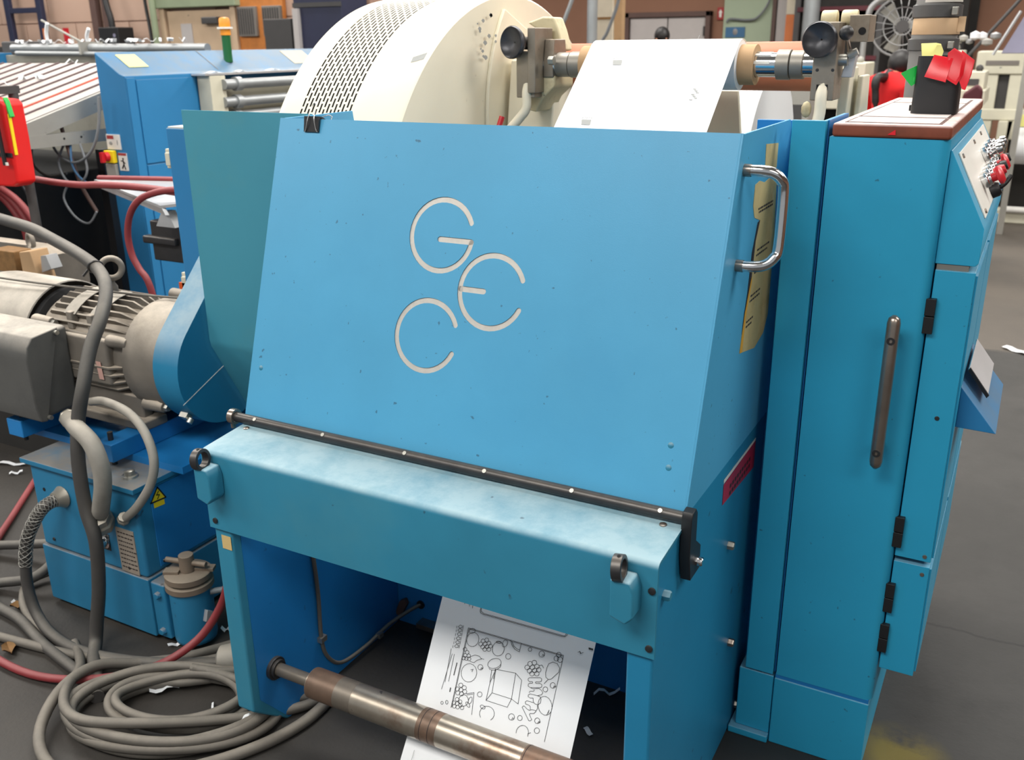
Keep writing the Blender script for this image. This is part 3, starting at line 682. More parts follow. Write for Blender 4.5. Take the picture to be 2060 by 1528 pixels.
# banded duct behind the cabinet
du = thing('banded_duct', 'upright grey duct with black clamp bands and tape behind the cabinet', 'duct', (-.305, 3.1, 0))
obj('duct_pipe', MB().lathe([(.064, 0), (.062, 1.62), (.058, 1.75)], (-.305, 3.1, 0), (0, 0, 1), 28), 'duct_grey', du)
obj('duct_sleeve', MB().lathe([(.060, 1.74), (.057, 1.80), (.057, 2.6)], (-.302, 3.1, 0), (0, 0, 1), 28), 'duct_light', du)
for z0, z1, r in ((1.612, 1.645, .068), (1.70, 1.735, .066)):
    bd = obj('clamp_band', MB().lathe([(r-.006, z0), (r, z0+.002), (r, z1-.002), (r-.006, z1)], (-.305, 3.1, 0), (0, 0, 1), 28), 'duct_band', du)
    obj('clamp_screw', MB().box(-.262, -.246, 3.035, 3.05, z0+.006, z1-.008), 'bolt_steel', bd, bevel=.002)
obj('tape_wrap', MB().lathe([(.0625, 1.655), (.0635, 1.656), (.0625, 1.698), (.06, 1.699)], (-.303, 3.1, 0), (0, 0, 1), 28).box(-.245, -.226, 3.075, 3.077, 1.662, 1.702), 'masking_tape', du)

# outlines printed on the lower paper web: (across, along) in millimetres
DRAWING = [[[92.2,246.3],[87.2,62.6],[333.1,57.8],[334.4,247]],
[[93.9,244.4],[89.6,64.5],[331.6,59.8]],
[[106.2,1.4],[106.3,18.1],[109.2,21.5],[116.7,22.9],[318.9,19.2],[326.7,18.1],[330.7,13],[330.6,0.9]],
[[108,0.9],[108.6,16.9],[117.1,20.8],[319,17],[325.6,16.3],[328,11.8],[328.3,1]],
[[260.2,105.3],[259.9,108.6],[257.6,111.2],[254,112.2],[250.7,111.2],[248.9,108.6],[249.2,105.3],[251.5,102.7],[255,101.7],[258.4,102.7],[260.2,105.3]],
[[265,95.9],[264.7,99.1],[262.4,101.8],[258.9,102.8],[255.6,101.8],[253.7,99.1],[254,95.9],[256.4,93.2],[259.9,92.2],[263.2,93.2],[265,95.9]],
[[274.5,90.5],[274.2,93.7],[271.9,96.4],[268.4,97.3],[265.1,96.3],[263.2,93.7],[263.5,90.4],[265.9,87.8],[269.4,86.8],[272.7,87.8],[274.5,90.5]],
[[272.6,101.8],[272.3,105],[270,107.7],[266.5,108.7],[263.2,107.7],[261.3,105],[261.7,101.8],[264,99.1],[267.5,98.1],[270.8,99.1],[272.6,101.8]],
[[282.8,96.7],[282.5,100],[280.2,102.6],[276.7,103.6],[273.4,102.6],[271.6,99.9],[271.9,96.7],[274.2,94.1],[277.7,93.1],[281,94.1],[282.8,96.7]],
[[267.7,110.7],[267.4,114],[265.1,116.6],[261.6,117.6],[258.3,116.6],[256.4,114],[256.7,110.7],[259.1,108.1],[262.6,107.1],[265.9,108.1],[267.7,110.7]],
[[279.4,106.8],[279.1,110.1],[276.8,112.7],[273.3,113.7],[270,112.7],[268.1,110.1],[268.5,106.8],[270.8,104.2],[274.3,103.2],[277.6,104.2],[279.4,106.8]],
[[288.6,102.6],[288.2,105.8],[285.9,108.4],[282.5,109.4],[279.2,108.4],[277.3,105.8],[277.6,102.6],[280,99.9],[283.4,98.9],[286.7,99.9],[288.6,102.6]],
[[274.9,115.1],[274.6,118.3],[272.3,121],[268.8,122],[265.5,121],[263.6,118.4],[263.9,115.1],[266.3,112.5],[269.8,111.5],[273.1,112.5],[274.9,115.1]],
[[286.1,111.8],[285.8,115.1],[283.5,117.7],[280,118.7],[276.8,117.7],[274.9,115.1],[275.2,111.8],[277.6,109.2],[281,108.2],[284.3,109.2],[286.1,111.8]],
[[280.8,95.9],[288.2,91.9],[293.5,97.1]],
[[133,87.9],[132.8,90.7],[130.7,93],[127.5,93.9],[124.6,93],[122.9,90.7],[123.1,87.8],[125.2,85.5],[128.4,84.7],[131.3,85.5],[133,87.9]],
[[137.3,79.6],[137,82.4],[134.9,84.7],[131.8,85.6],[128.8,84.7],[127.1,82.4],[127.4,79.5],[129.5,77.2],[132.6,76.4],[135.6,77.3],[137.3,79.6]],
[[145.8,74.9],[145.5,77.7],[143.4,80],[140.3,80.9],[137.3,80],[135.7,77.7],[135.9,74.8],[138,72.5],[141.1,71.7],[144.1,72.6],[145.8,74.9]],
[[144.2,84.8],[143.9,87.6],[141.8,89.9],[138.7,90.8],[135.7,89.9],[134,87.6],[134.3,84.7],[136.4,82.4],[139.5,81.6],[142.5,82.5],[144.2,84.8]],
[[153.3,80.4],[153,83.2],[150.9,85.5],[147.8,86.4],[144.8,85.5],[143.2,83.2],[143.4,80.3],[145.5,78],[148.6,77.2],[151.6,78.1],[153.3,80.4]],
[[139.8,92.6],[139.5,95.4],[137.5,97.7],[134.3,98.6],[131.3,97.7],[129.7,95.4],[129.9,92.6],[132,90.3],[135.1,89.4],[138.1,90.3],[139.8,92.6]],
[[150.3,89.2],[150,92],[147.9,94.3],[144.8,95.2],[141.9,94.3],[140.2,92],[140.4,89.2],[142.5,86.9],[145.6,86],[148.6,86.9],[150.3,89.2]],
[[158.5,85.5],[158.2,88.3],[156.1,90.6],[153,91.5],[150.1,90.6],[148.4,88.3],[148.6,85.5],[150.7,83.2],[153.8,82.3],[156.8,83.2],[158.5,85.5]],
[[146.3,96.4],[146,99.3],[144,101.6],[140.8,102.4],[137.9,101.6],[136.2,99.2],[136.4,96.4],[138.5,94.1],[141.7,93.2],[144.6,94.1],[146.3,96.4]],
[[156.4,93.6],[156.1,96.4],[154,98.7],[150.9,99.6],[148,98.7],[146.3,96.4],[146.5,93.6],[148.6,91.3],[151.7,90.4],[154.7,91.3],[156.4,93.6]],
[[96.7,110.1],[96.4,112.8],[94.4,114.9],[91.4,115.8],[88.6,115],[87,112.8],[87.2,110.1],[89.2,107.9],[92.2,107.1],[95,107.9],[96.7,110.1]],
[[103.8,115.2],[103.6,117.9],[101.6,120.1],[98.6,120.9],[95.8,120.1],[94.2,117.9],[94.4,115.2],[96.4,113],[99.4,112.2],[102.2,113],[103.8,115.2]],
[[100.9,123.2],[100.7,125.9],[98.7,128],[95.7,128.9],[92.8,128.1],[91.2,125.9],[91.5,123.2],[93.5,121],[96.4,120.2],[99.3,121],[100.9,123.2]],
[[109.8,121.6],[109.6,124.2],[107.6,126.4],[104.6,127.3],[101.8,126.4],[100.2,124.3],[100.4,121.6],[102.4,119.4],[105.4,118.6],[108.2,119.4],[109.8,121.6]],
[[105.7,129],[105.4,131.6],[103.4,133.8],[100.5,134.7],[97.6,133.9],[96,131.7],[96.2,129],[98.2,126.8],[101.2,126],[104,126.8],[105.7,129]],
[[98.7,130],[98.4,132.7],[96.5,134.9],[93.5,135.8],[90.6,134.9],[89,132.8],[89.2,130.1],[91.2,127.9],[94.2,127.1],[97.1,127.9],[98.7,130]],
[[112.6,127.9],[112.4,130.6],[110.4,132.7],[107.4,133.6],[104.6,132.8],[103,130.6],[103.2,127.9],[105.2,125.7],[108.2,124.9],[111,125.7],[112.6,127.9]],
[[102.3,200.5],[102,203.5],[99.8,206],[96.4,207],[93.3,206.1],[91.5,203.8],[91.7,200.8],[93.9,198.3],[97.3,197.3],[100.5,198.2],[102.3,200.5]],
[[108.5,189.8],[108.3,192.7],[106.1,195.2],[102.7,196.2],[99.6,195.3],[97.8,192.9],[98,189.9],[100.2,187.5],[103.6,186.5],[106.7,187.4],[108.5,189.8]],
[[118.7,192.7],[118.4,195.7],[116.2,198.1],[112.9,199.1],[109.7,198.3],[108,195.9],[108.2,192.9],[110.4,190.4],[113.8,189.4],[116.9,190.3],[118.7,192.7]],
[[111.4,199.8],[111.1,202.8],[108.9,205.3],[105.6,206.3],[102.4,205.4],[100.6,203],[100.9,200],[103.1,197.6],[106.5,196.6],[109.6,197.4],[111.4,199.8]],
[[105.7,208.5],[105.4,211.5],[103.2,213.9],[99.9,214.9],[96.7,214.1],[94.9,211.7],[95.2,208.7],[97.4,206.2],[100.7,205.2],[103.9,206.1],[105.7,208.5]],
[[122.1,200.6],[121.8,203.6],[119.6,206],[116.3,207],[113.2,206.2],[111.4,203.8],[111.6,200.8],[113.9,198.3],[117.2,197.4],[120.3,198.2],[122.1,200.6]],
[[115.4,207.6],[115.1,210.5],[112.9,213],[109.6,214],[106.4,213.1],[104.6,210.8],[104.9,207.8],[107.1,205.3],[110.4,204.3],[113.6,205.2],[115.4,207.6]],
[[101.4,232.5],[101.2,235.1],[99.2,237.3],[96.2,238.2],[93.4,237.5],[91.8,235.4],[92,232.7],[94,230.5],[97,229.6],[99.8,230.4],[101.4,232.5]],
[[107,222.9],[106.7,225.5],[104.8,227.7],[101.8,228.6],[99,227.9],[97.4,225.8],[97.6,223.1],[99.6,220.9],[102.6,220],[105.4,220.8],[107,222.9]],
[[116,225.4],[115.8,228.1],[113.8,230.3],[110.8,231.2],[108,230.4],[106.4,228.3],[106.7,225.7],[108.6,223.5],[111.6,222.6],[114.4,223.3],[116,225.4]],
[[109.5,231.8],[109.3,234.4],[107.3,236.6],[104.4,237.5],[101.5,236.8],[99.9,234.7],[100.2,232],[102.1,229.8],[105.1,228.9],[107.9,229.7],[109.5,231.8]],
[[104.4,239.5],[104.2,242.1],[102.2,244.3],[99.3,245.2],[96.5,244.5],[94.9,242.4],[95.1,239.7],[97.1,237.5],[100,236.6],[102.8,237.4],[104.4,239.5]],
[[119,232.4],[118.8,235.1],[116.8,237.2],[113.9,238.1],[111.1,237.4],[109.5,235.3],[109.7,232.7],[111.7,230.5],[114.6,229.6],[117.4,230.3],[119,232.4]],
[[124.4,236.9],[124.2,239.5],[122.2,241.7],[119.3,242.6],[116.5,241.9],[114.9,239.8],[115.1,237.2],[117.1,235],[120,234.1],[122.8,234.8],[124.4,236.9]],
[[113,238.6],[112.8,241.3],[110.8,243.5],[107.9,244.4],[105.1,243.6],[103.5,241.5],[103.7,238.9],[105.7,236.7],[108.6,235.8],[111.4,236.5],[113,238.6]],
[[121,84.2],[119.6,90.5],[116.1,95.9],[111,99.7],[105,101.2],[99.1,100.2],[94.2,96.9],[91,91.7],[89.9,85.5],[91.3,79.2],[94.8,73.7],[100,70],[105.9,68.5],[111.8,69.5],[116.8,72.9],[120,78],[121,84.2]],
[[105.7,62.1],[106.6,64.1],[106.2,66.5],[104.8,68.8],[102.5,70.8],[99.6,72.1],[96.7,72.6],[94.1,72.1],[92.3,70.8],[91.5,68.8],[91.8,66.4],[93.2,64.1],[95.6,62.1],[98.4,60.8],[101.3,60.3],[103.9,60.8],[105.7,62.1]],
[[189.5,85.6],[188.7,91.8],[185.8,97.4],[181.2,101.4],[175.5,103.4],[169.7,102.9],[164.5,100],[160.9,95.2],[159.3,89.2],[160.1,83],[163,77.4],[167.7,73.3],[173.4,71.4],[179.2,72],[184.3,74.8],[187.9,79.6],[189.5,85.6]],
[[193.3,72.1],[192.1,75.3],[190.2,77.9],[187.9,79.5],[185.5,79.9],[183.4,79],[181.9,76.9],[181.2,74],[181.5,70.7],[182.7,67.5],[184.6,64.9],[187,63.3],[189.4,62.9],[191.5,63.8],[192.9,65.9],[193.6,68.8],[193.3,72.1]],
[[178.7,72.1],[178.2,73.1],[176.9,74],[174.7,74.8],[172.2,75.3],[169.7,75.4],[167.5,75.2],[166,74.5],[165.4,73.7],[165.9,72.7],[167.2,71.8],[169.4,71],[171.9,70.5],[174.4,70.4],[176.6,70.7],[178.1,71.3],[178.7,72.1]],
[[209.4,94.9],[209.3,98.1],[207.6,101],[204.6,102.7],[201.2,102.8],[198.3,101.3],[196.6,98.5],[196.7,95.2],[198.4,92.3],[201.4,90.6],[204.8,90.5],[207.7,92.1],[209.4,94.9]],
[[255.7,66.1],[255.6,68.3],[254.5,70.2],[252.5,71.4],[250.2,71.4],[248.2,70.4],[247.1,68.5],[247.2,66.3],[248.3,64.3],[250.3,63.2],[252.6,63.1],[254.6,64.2],[255.7,66.1]],
[[288.4,67.2],[288.4,70.7],[286.5,73.7],[283.4,75.6],[279.8,75.7],[276.7,74],[274.9,71],[275,67.5],[276.8,64.4],[280,62.6],[283.6,62.5],[286.7,64.2],[288.4,67.2]],
[[147.2,137.3],[147.2,140.4],[145.5,143.2],[142.6,144.8],[139.3,145],[136.4,143.5],[134.8,140.8],[134.8,137.7],[136.5,134.9],[139.4,133.2],[142.7,133.1],[145.6,134.6],[147.2,137.3]],
[[161.4,195.3],[161.4,198.2],[159.8,200.9],[157.1,202.5],[153.9,202.6],[151.2,201.3],[149.7,198.8],[149.7,195.8],[151.3,193.2],[154,191.6],[157.2,191.4],[159.9,192.8],[161.4,195.3]],
[[314.6,138.4],[314.5,141.3],[313,143.8],[310.4,145.3],[307.5,145.4],[304.9,144.1],[303.5,141.7],[303.6,138.8],[305.1,136.2],[307.7,134.7],[310.6,134.6],[313.2,135.9],[314.6,138.4]],
[[330.1,125],[330.1,128.2],[328.4,131],[325.6,132.7],[322.4,132.8],[319.6,131.3],[318,128.6],[318.1,125.4],[319.8,122.6],[322.6,121],[325.8,120.9],[328.6,122.4],[330.1,125]],
[[251.8,218.4],[251.8,222.1],[249.8,225.3],[246.5,227.3],[242.8,227.5],[239.5,225.8],[237.7,222.8],[237.7,219.2],[239.7,216],[243,214],[246.7,213.8],[250,215.4],[251.8,218.4]],
[[270.7,215],[270.6,217.9],[269.1,220.5],[266.5,222],[263.5,222.2],[260.9,220.9],[259.5,218.5],[259.5,215.6],[261,213],[263.7,211.4],[266.7,211.3],[269.2,212.6],[270.7,215]],
[[313,208],[312.9,211.1],[311.2,213.9],[308.4,215.6],[305.2,215.8],[302.4,214.4],[300.8,211.8],[300.9,208.6],[302.6,205.8],[305.4,204.1],[308.6,203.9],[311.4,205.3],[313,208]],
[[317.3,228.1],[317.3,231.3],[315.6,234.1],[312.8,235.8],[309.6,236],[306.8,234.6],[305.2,231.9],[305.3,228.8],[306.9,226],[309.8,224.3],[313,224.1],[315.8,225.5],[317.3,228.1]],
[[323.7,67.1],[323.6,70],[322.1,72.6],[319.5,74.1],[316.6,74.1],[314,72.8],[312.6,70.3],[312.6,67.4],[314.2,64.8],[316.8,63.3],[319.7,63.2],[322.2,64.6],[323.7,67.1]],
[[333.1,67.1],[333.1,70.3],[331.4,73.1],[328.6,74.7],[325.3,74.8],[322.6,73.3],[321,70.6],[321,67.4],[322.7,64.6],[325.6,62.9],[328.8,62.8],[331.6,64.4],[333.1,67.1]],
[[327.3,58.1],[327.2,61],[325.7,63.5],[323.1,65],[320.2,65.1],[317.7,63.7],[316.2,61.2],[316.3,58.3],[317.8,55.8],[320.4,54.3],[323.4,54.2],[325.9,55.6],[327.3,58.1]],
[[283.3,73.2],[284.7,69],[287.7,71.4],[288.7,68.4]],
[[142.8,143.2],[144.2,139],[147.4,141.3],[148.4,138.3]],
[[326.3,130.9],[327.6,126.8],[330.6,129.1],[331.6,126.2]],
[[246.6,225.4],[248,221.2],[251,223.5],[252.1,220.5]],
[[309.3,214.4],[310.6,210.3],[313.6,212.5],[314.6,209.6]],
[[199.7,61.1],[205.9,70.4],[215.5,77.3],[227,79.5],[227.3,59.8]],
[[203.9,62.7],[210.6,70.5],[219.5,74.8],[225.8,75.2]],
[[311.7,78.5],[323.2,79.3],[330.9,86.4],[330.9,95.7],[324.4,104.7],[317.9,114.1],[311.3,117.6],[303.8,115],[300.8,105.7],[301,95],[302.9,85.1],[311.7,78.5]],
[[309.9,118],[303.2,129]],
[[109.3,123.7],[120.3,117],[132.4,116.3],[139.1,120.8],[128.8,126.5],[122.5,133.8],[111.6,134.2]],
[[138.2,119.7],[145.3,119.9]],
[[135.9,156],[135.3,164],[131.7,171.3],[125.8,176.8],[118.4,179.6],[110.6,179.3],[103.6,176],[98.5,170.1],[96.1,162.5],[96.7,154.4],[100.3,147],[106.3,141.5],[113.8,138.7],[121.6,139.1],[128.5,142.5],[133.5,148.4],[135.9,156]],
[[118.8,151.5],[124.4,148.5],[122.8,154.5]],
[[170.7,244.3],[166.9,239.3],[165.7,233.1],[167.3,226.7],[171.5,221.1],[177.6,217.2],[184.7,215.4],[191.7,216.2],[197.6,219.3],[201.4,224.3],[202.6,230.4],[201,236.8],[196.8,242.3]],
[[176.5,222.2],[175.6,223.5],[173.8,224.5],[171.5,224.9],[169,224.8],[166.7,224.1],[164.9,223],[163.9,221.6],[163.9,220.1],[164.8,218.8],[166.6,217.8],[168.9,217.4],[171.4,217.5],[173.7,218.2],[175.5,219.3],[176.5,220.7],[176.5,222.2]],
[[332,166.7],[334.2,174.1],[333.8,181.5],[330.8,187.8],[325.7,191.9],[319.3,193.3],[312.5,191.8],[306.3,187.5],[301.8,181.1],[299.5,173.7],[299.9,166.2],[302.9,159.9],[308.1,155.7],[314.6,154.4],[321.4,156],[327.5,160.3],[332,166.7]],
[[325.8,190.9],[328.7,179.5],[327.9,187.6]],
[[264.2,250.1],[263.9,243.6],[266.1,237.4],[270.4,232.5],[276,229.6],[282,229.2],[287.5,231.5],[291.5,235.9],[293.4,241.8],[292.9,248.3]],
[[291.8,243.5],[298.1,238.9]],
[[131.1,218],[131.5,222.9],[130,227.6],[126.9,231.4],[122.7,233.7],[117.9,234.2],[113.2,232.7],[109.5,229.6],[107.3,225.2],[106.9,220.3],[108.3,215.6],[111.5,211.8],[115.8,209.5],[120.6,209],[125.2,210.5],[128.9,213.7],[131.1,218]],
[[122.1,205.7],[140.4,197.5],[147.8,245.6]],
[[124.3,207.7],[138.3,201.6]],
[[139.8,216.7],[139,219.8],[137.8,222.4],[136.2,224.1],[134.5,224.7],[133,224.1],[131.8,222.3],[131.2,219.7],[131.3,216.7],[132,213.6],[133.3,211],[134.9,209.3],[136.6,208.7],[138.1,209.3],[139.2,211.1],[139.8,213.7],[139.8,216.7]],
[[134.8,224.9],[136.6,226.8],[137.8,228.7],[138.1,230.5],[137.5,231.8],[136.1,232.4],[134.1,232.2],[131.7,231.3],[129.5,229.7],[127.6,227.8],[126.4,225.8],[126.1,224.1],[126.7,222.8],[128.1,222.2],[130.1,222.4],[132.5,223.3],[134.8,224.9]],
[[180.4,132.4],[230.4,126.9],[234.8,183.6],[184.5,184.9],[180.4,132.4]],
[[184.5,184.9],[174.3,205],[229.4,203.7],[234.8,183.6]],
[[174.3,205],[173.8,164.4]],
[[173.8,164.4],[180.4,132.4]],
[[230.4,126.9],[248.6,137.5],[253.2,189.2],[234.8,183.6]],
[[188.4,112],[189.7,116],[188.5,120.8],[185,125.7],[179.8,129.8],[173.7,132.7],[167.5,133.8],[162.2,133],[158.6,130.4],[157.4,126.4],[158.5,121.6],[162,116.7],[167.3,112.5],[173.5,109.7],[179.7,108.6],[184.9,109.4],[188.4,112]],
[[189.7,118.5],[190.4,121.6],[189.1,125.5],[185.8,129.5],[181,133.2],[175.6,135.8],[170.2,137.1],[165.8,136.8],[163,134.9]],
[[170.5,136.6],[173.5,164.4]],
[[178.8,132.3],[180.1,154.3]],
[[266,126.7],[290.5,119.5],[294.9,120.8],[295.6,125.7],[291.8,128.8],[283.2,130.8],[282,132.9],[284,134.1],[293.7,131.5],[298.6,132.9],[299.2,137.3],[295.9,140.3],[272.4,146.7],[267.1,145.2],[266.5,140.8],[270,137.8],[275.4,136.2],[276.1,134.5],[274.5,132.9],[267.6,135.1],[263.6,133],[263.2,129.3],[266,126.7]],
[[274.9,147.5],[281.7,147],[293.1,142.6],[300.5,144.5],[305,148.7],[302.9,153.9],[293.9,158.6],[275.9,159.9],[272.2,163.6],[272.9,166.9],[278.1,168.4],[285,166.3]],
[[273,157.7],[274.4,154.3],[282,152.5],[283.9,148.9]],
[[285,166.3],[287.5,173.6],[291.8,176.9],[299.8,176.8],[304.6,171.5],[304.3,163.5],[300.7,158.6],[293.9,158.6]],
[[288.5,175.4],[272.1,176.3],[269,179.7],[270.6,183.8],[279.9,184],[283.3,186],[284.8,191.6]],
[[299,178.2],[301.2,184.6],[298.9,190.8]],
[[267.4,189],[264.4,192.8],[287.1,215.6],[290.4,215.2],[293.5,211.6],[285.4,202.5],[286.5,200.2],[295,197.8],[298.7,192.4],[297.6,190.2],[288.6,191],[282.6,194.3],[276.6,193.1],[269.7,189.1],[267.4,189]],
[[60.9,66.5],[64.9,61.6],[70.5,62.4],[70.9,66.9],[65.2,69.2],[60.9,66.5]],
[[73.3,60.9],[73.8,67.6]],
[[56.9,66.4],[57.6,71.4]],
[[61.5,74.8],[65.4,69.9],[71,70.7],[71.4,75.2],[65.8,77.5],[61.5,74.8]],
[[73.8,69.2],[74.3,75.9]],
[[57.5,74.7],[58.2,79.7]],
[[62.2,83.8],[66.2,78.9],[71.8,79.7],[72.2,84.2],[66.6,86.5],[62.2,83.8]],
[[74.6,78.2],[75.1,84.9]],
[[58.2,83.7],[59,88.7]],
[[62.4,93.8],[66.4,88.8],[72,89.6],[72.3,94.1],[66.7,96.4],[62.4,93.8]],
[[74.7,88.1],[75.2,94.8]],
[[58.4,93.6],[59.1,98.6]],
[[63.2,102.7],[67.1,97.8],[72.7,98.6],[73.1,103],[67.5,105.4],[63.2,102.7]],
[[75.5,97],[76,103.8]],
[[59.2,102.6],[59.9,107.6]],
[[63.1,111.9],[67.1,107],[72.7,107.7],[73.1,112.2],[67.5,114.5],[63.1,111.9]],
[[75.5,106.2],[75.9,112.9]],
[[59.1,111.8],[59.8,116.8]],
[[56.4,119.9],[61.4,196.1]],
[[62.2,130.5],[56.9,214.1]],
[[67.7,129.7],[70.1,192.1]],
[[78.7,146.4],[80.9,146.4],[79.3,147.6]],
[[78.7,148.5],[80.8,148.5],[79.2,149.7]],
[[78.7,150.7],[80.8,150.7],[79.2,151.9]],
[[78.6,152.8],[80.8,152.8],[79.2,154]],
[[78.6,154.9],[80.8,154.9],[79.1,156.1]],
[[78.6,157.1],[80.7,157],[79.1,158.3]],
[[78.6,159.2],[80.7,159.2],[79.1,160.4]],
[[78.5,161.3],[80.7,161.3],[79,162.5]],
[[78.5,163.4],[80.6,163.4],[79,164.7]],
[[78.5,165.6],[80.6,165.6],[79,166.8]],
[[78.4,167.7],[80.6,167.7],[79,168.9]],
[[78.4,169.8],[80.5,169.8],[78.9,171]],
[[78.4,172],[80.5,171.9],[78.9,173.2]],
[[78.3,174.1],[80.5,174.1],[78.9,175.3]],
[[77.9,204.9],[80.4,204.7],[78.6,206]],
[[77.9,206.8],[80.4,206.7],[78.6,208]],
[[77.9,208.8],[80.4,208.6],[78.6,209.9]],
[[78,210.7],[80.4,210.6],[78.7,211.9]],
[[78,212.7],[80.5,212.5],[78.7,213.8]],
[[69.7,242.1],[69.8,243.3],[69.4,244.5],[68.6,245.5],[67.5,246],[66.3,246.2],[65.1,245.8],[64.2,245],[63.6,243.9],[63.5,242.7],[63.9,241.5],[64.6,240.5],[65.7,239.9],[67,239.8],[68.1,240.2],[69.1,241],[69.7,242.1]],
[[81.4,237.2],[81.6,238.8],[81.3,240.3],[80.6,241.5],[79.5,242.1],[78.3,242.2],[77.1,241.6],[76,240.5],[75.3,239],[75.1,237.4],[75.4,235.8],[76.1,234.7],[77.2,234],[78.4,234],[79.7,234.6],[80.7,235.7],[81.4,237.2]],
[[364.4,41.8],[368.9,39],[371.8,42.4],[376.7,38.9]],
[[367.8,38.2],[371.2,43.6]],
[[386.5,25.6],[396.8,25.3]],
[[386.7,26.6],[397,26.3]],
[[387,27.5],[397.3,27.3]],
[[387.2,28.5],[397.5,28.3]],
[[61.2,-0],[62.7,12.4]],
[[75,2.1],[76.5,14.5]],
[[83.8,4.1],[85.3,16.5]]]

# ================================================================ paper roll, shaft and drum
SY, SZ = 2.5, 1.588
ws = thing('winding_shaft', 'shiny chrome winding shaft with grey collars carrying the paper roll', 'shaft', (-.9, SY, SZ))
obj('shaft_body', MB().cyl((-1.275, SY, SZ), (-.47, SY, SZ), .0295, n=32), 'shaft_chrome', ws)
for x0, x1, r in ((-1.205, -1.165, .0325), (-1.165, -1.13, .0345), (-.60, -.565, .036), (-.565, -.532, .034)):
    obj('collar', MB().lathe([(.03, x0), (r, x0+.002), (r, x1-.002), (.03, x1)], (0, SY, SZ), (1, 0, 0), 32), 'shaft_collar', ws)
for x in (-1.12, -.635):
    for k in range(3):
        a = .2+k*.75
        obj('expander_key', MB().obox((x, SY-.029*math.cos(a), SZ+.029*math.sin(a)), (.022, 0, 0), (0, .0035*math.sin(a), .0035*math.cos(a)), (0, -.0022*math.cos(a), .0022*math.sin(a))), 'panel_white', ws)
co = tag(obj('cardboard_core', MB().lathe([(.0305, -1.125), (.049, -1.125), (.049, -.652), (.0305, -.652), (.0305, -1.125)], (0, SY, SZ), (1, 0, 0), 36, caps=False), 'cardboard'), 'brown cardboard core tube sticking out of the paper roll', 'core')
pr = tag(obj('paper_roll', MB().lathe([(.0492, -1.088), (.0615, -1.09), (.0615, -.692), (.0492, -.69), (.0492, -1.088)], (0, SY, SZ), (1, 0, 0), 44, caps=False), 'paper_white'), 'thin roll of white printed paper on the cardboard core', 'paper roll')
# the paper web: off the roll, down through the hood, round the steel roller, to the floor
wp = [(2.535, 1.6405)]
for k in range(6):
    a = math.radians(60+k*13); wp.append((SY+.0622*math.cos(a)*1.0, SZ+.0622*math.sin(a)))
wp += [(2.237, 1.444), (1.98, 1.25), (1.93, 1.16), (1.80, .75), (1.70, .505), (1.642, .409), (1.583, .3113), (1.5265, .2178), (1.503, .179), (1.484, .146), (1.455, .108), (1.42, .06), (1.40, .022), (1.36, .004), (1.30, .002)]
web = thing('paper_web', 'white printed paper web running down into the hood and out below', 'paper web', (-.89, 1.9, 0))
wsheet = obj('web_sheet', MB().sheet(wp, -1.09, -.69, .0004), 'paper_white', web, angle=60)
WD, WN = Vector((0, -.517, -.856)), Vector((0, -.856, .517))
def on_web(u, v): return Vector((-1.09+u/1000, 1.642, .409))+WD*(v/1000)+WN*.0012
mb = MB()
for pl in DRAWING: ribbon(mb, pl, 1.05, on_web)
dr = obj('printed_outlines', mb, 'print_black', web); dr['kind'] = 'stuff'
mb = MB()
for u in (30, 105, 110, 160, 165): ribbon(mb, [(u, 355), (u, 380)], 1, lambda u, v: Vector((-1.09+u/1000, 1.4485, .102))+Vector((0, -.6, -.8))*((v-355)/1000)+WN*.002)
obj('printed_lines', mb, 'print_grey', web)
UD, UN = Vector((0, -.759, -.651)), Vector((0, -.651, .759))
def on_up(u, v): return Vector((u, 2.4643, 1.639))+UD*(v-.03)+UN*.0014
mb = MB()
for u, v in ((-.995, .091), (-1.009, .304)):
    for k in range(5): ribbon(mb, [(u-.012+k*.001, v+k*.0035), (u+.012+k*.0005, v+k*.0035)], .0036, on_up)
    for k in range(5): ribbon(mb, [(u-.014+k*.006, v-.006-k % 2*.004), (u-.011+k*.006, v-.009)], .002, on_up)
for k in range(7): ribbon(mb, [(-.762+k % 3*.005, .19+k*.006), (-.755+k % 3*.005, .191+k*.006)], .003, on_up)
obj('printed_marks', mb, 'print_grey', web)
mb = MB()
for u, v, u2, v2 in ((-.95, .02, -.95, .1), (-.80, .0, -.802, .05), (-.765, .25, -.785, .30), (-1.04, .2, -1.04, .32), (-.72, .17, -.70, .17)): ribbon(mb, [(u, v), (u2, v2)], .0008, on_up)
for i in range(7):
    for j in range(6): ribbon(mb, [(-.98+i*.028, .19+j*.024), (-.977+i*.028, .19+j*.024)], .0012, on_up)
obj('printed_ticks', mb, 'print_grey', web)['kind'] = 'stuff'
# copper-brown tube behind the shaft
tag(obj('coral_roller', MB().lathe([(.02, -1.345), (.06, -1.343), (.064, -1.335), (.064, -.545), (.06, -.537), (.02, -.535)], (0, 2.74, 1.578), (1, 0, 0), 40), 'coral_tube'), 'coral brown roller lying behind the chrome winding shaft', 'roller')

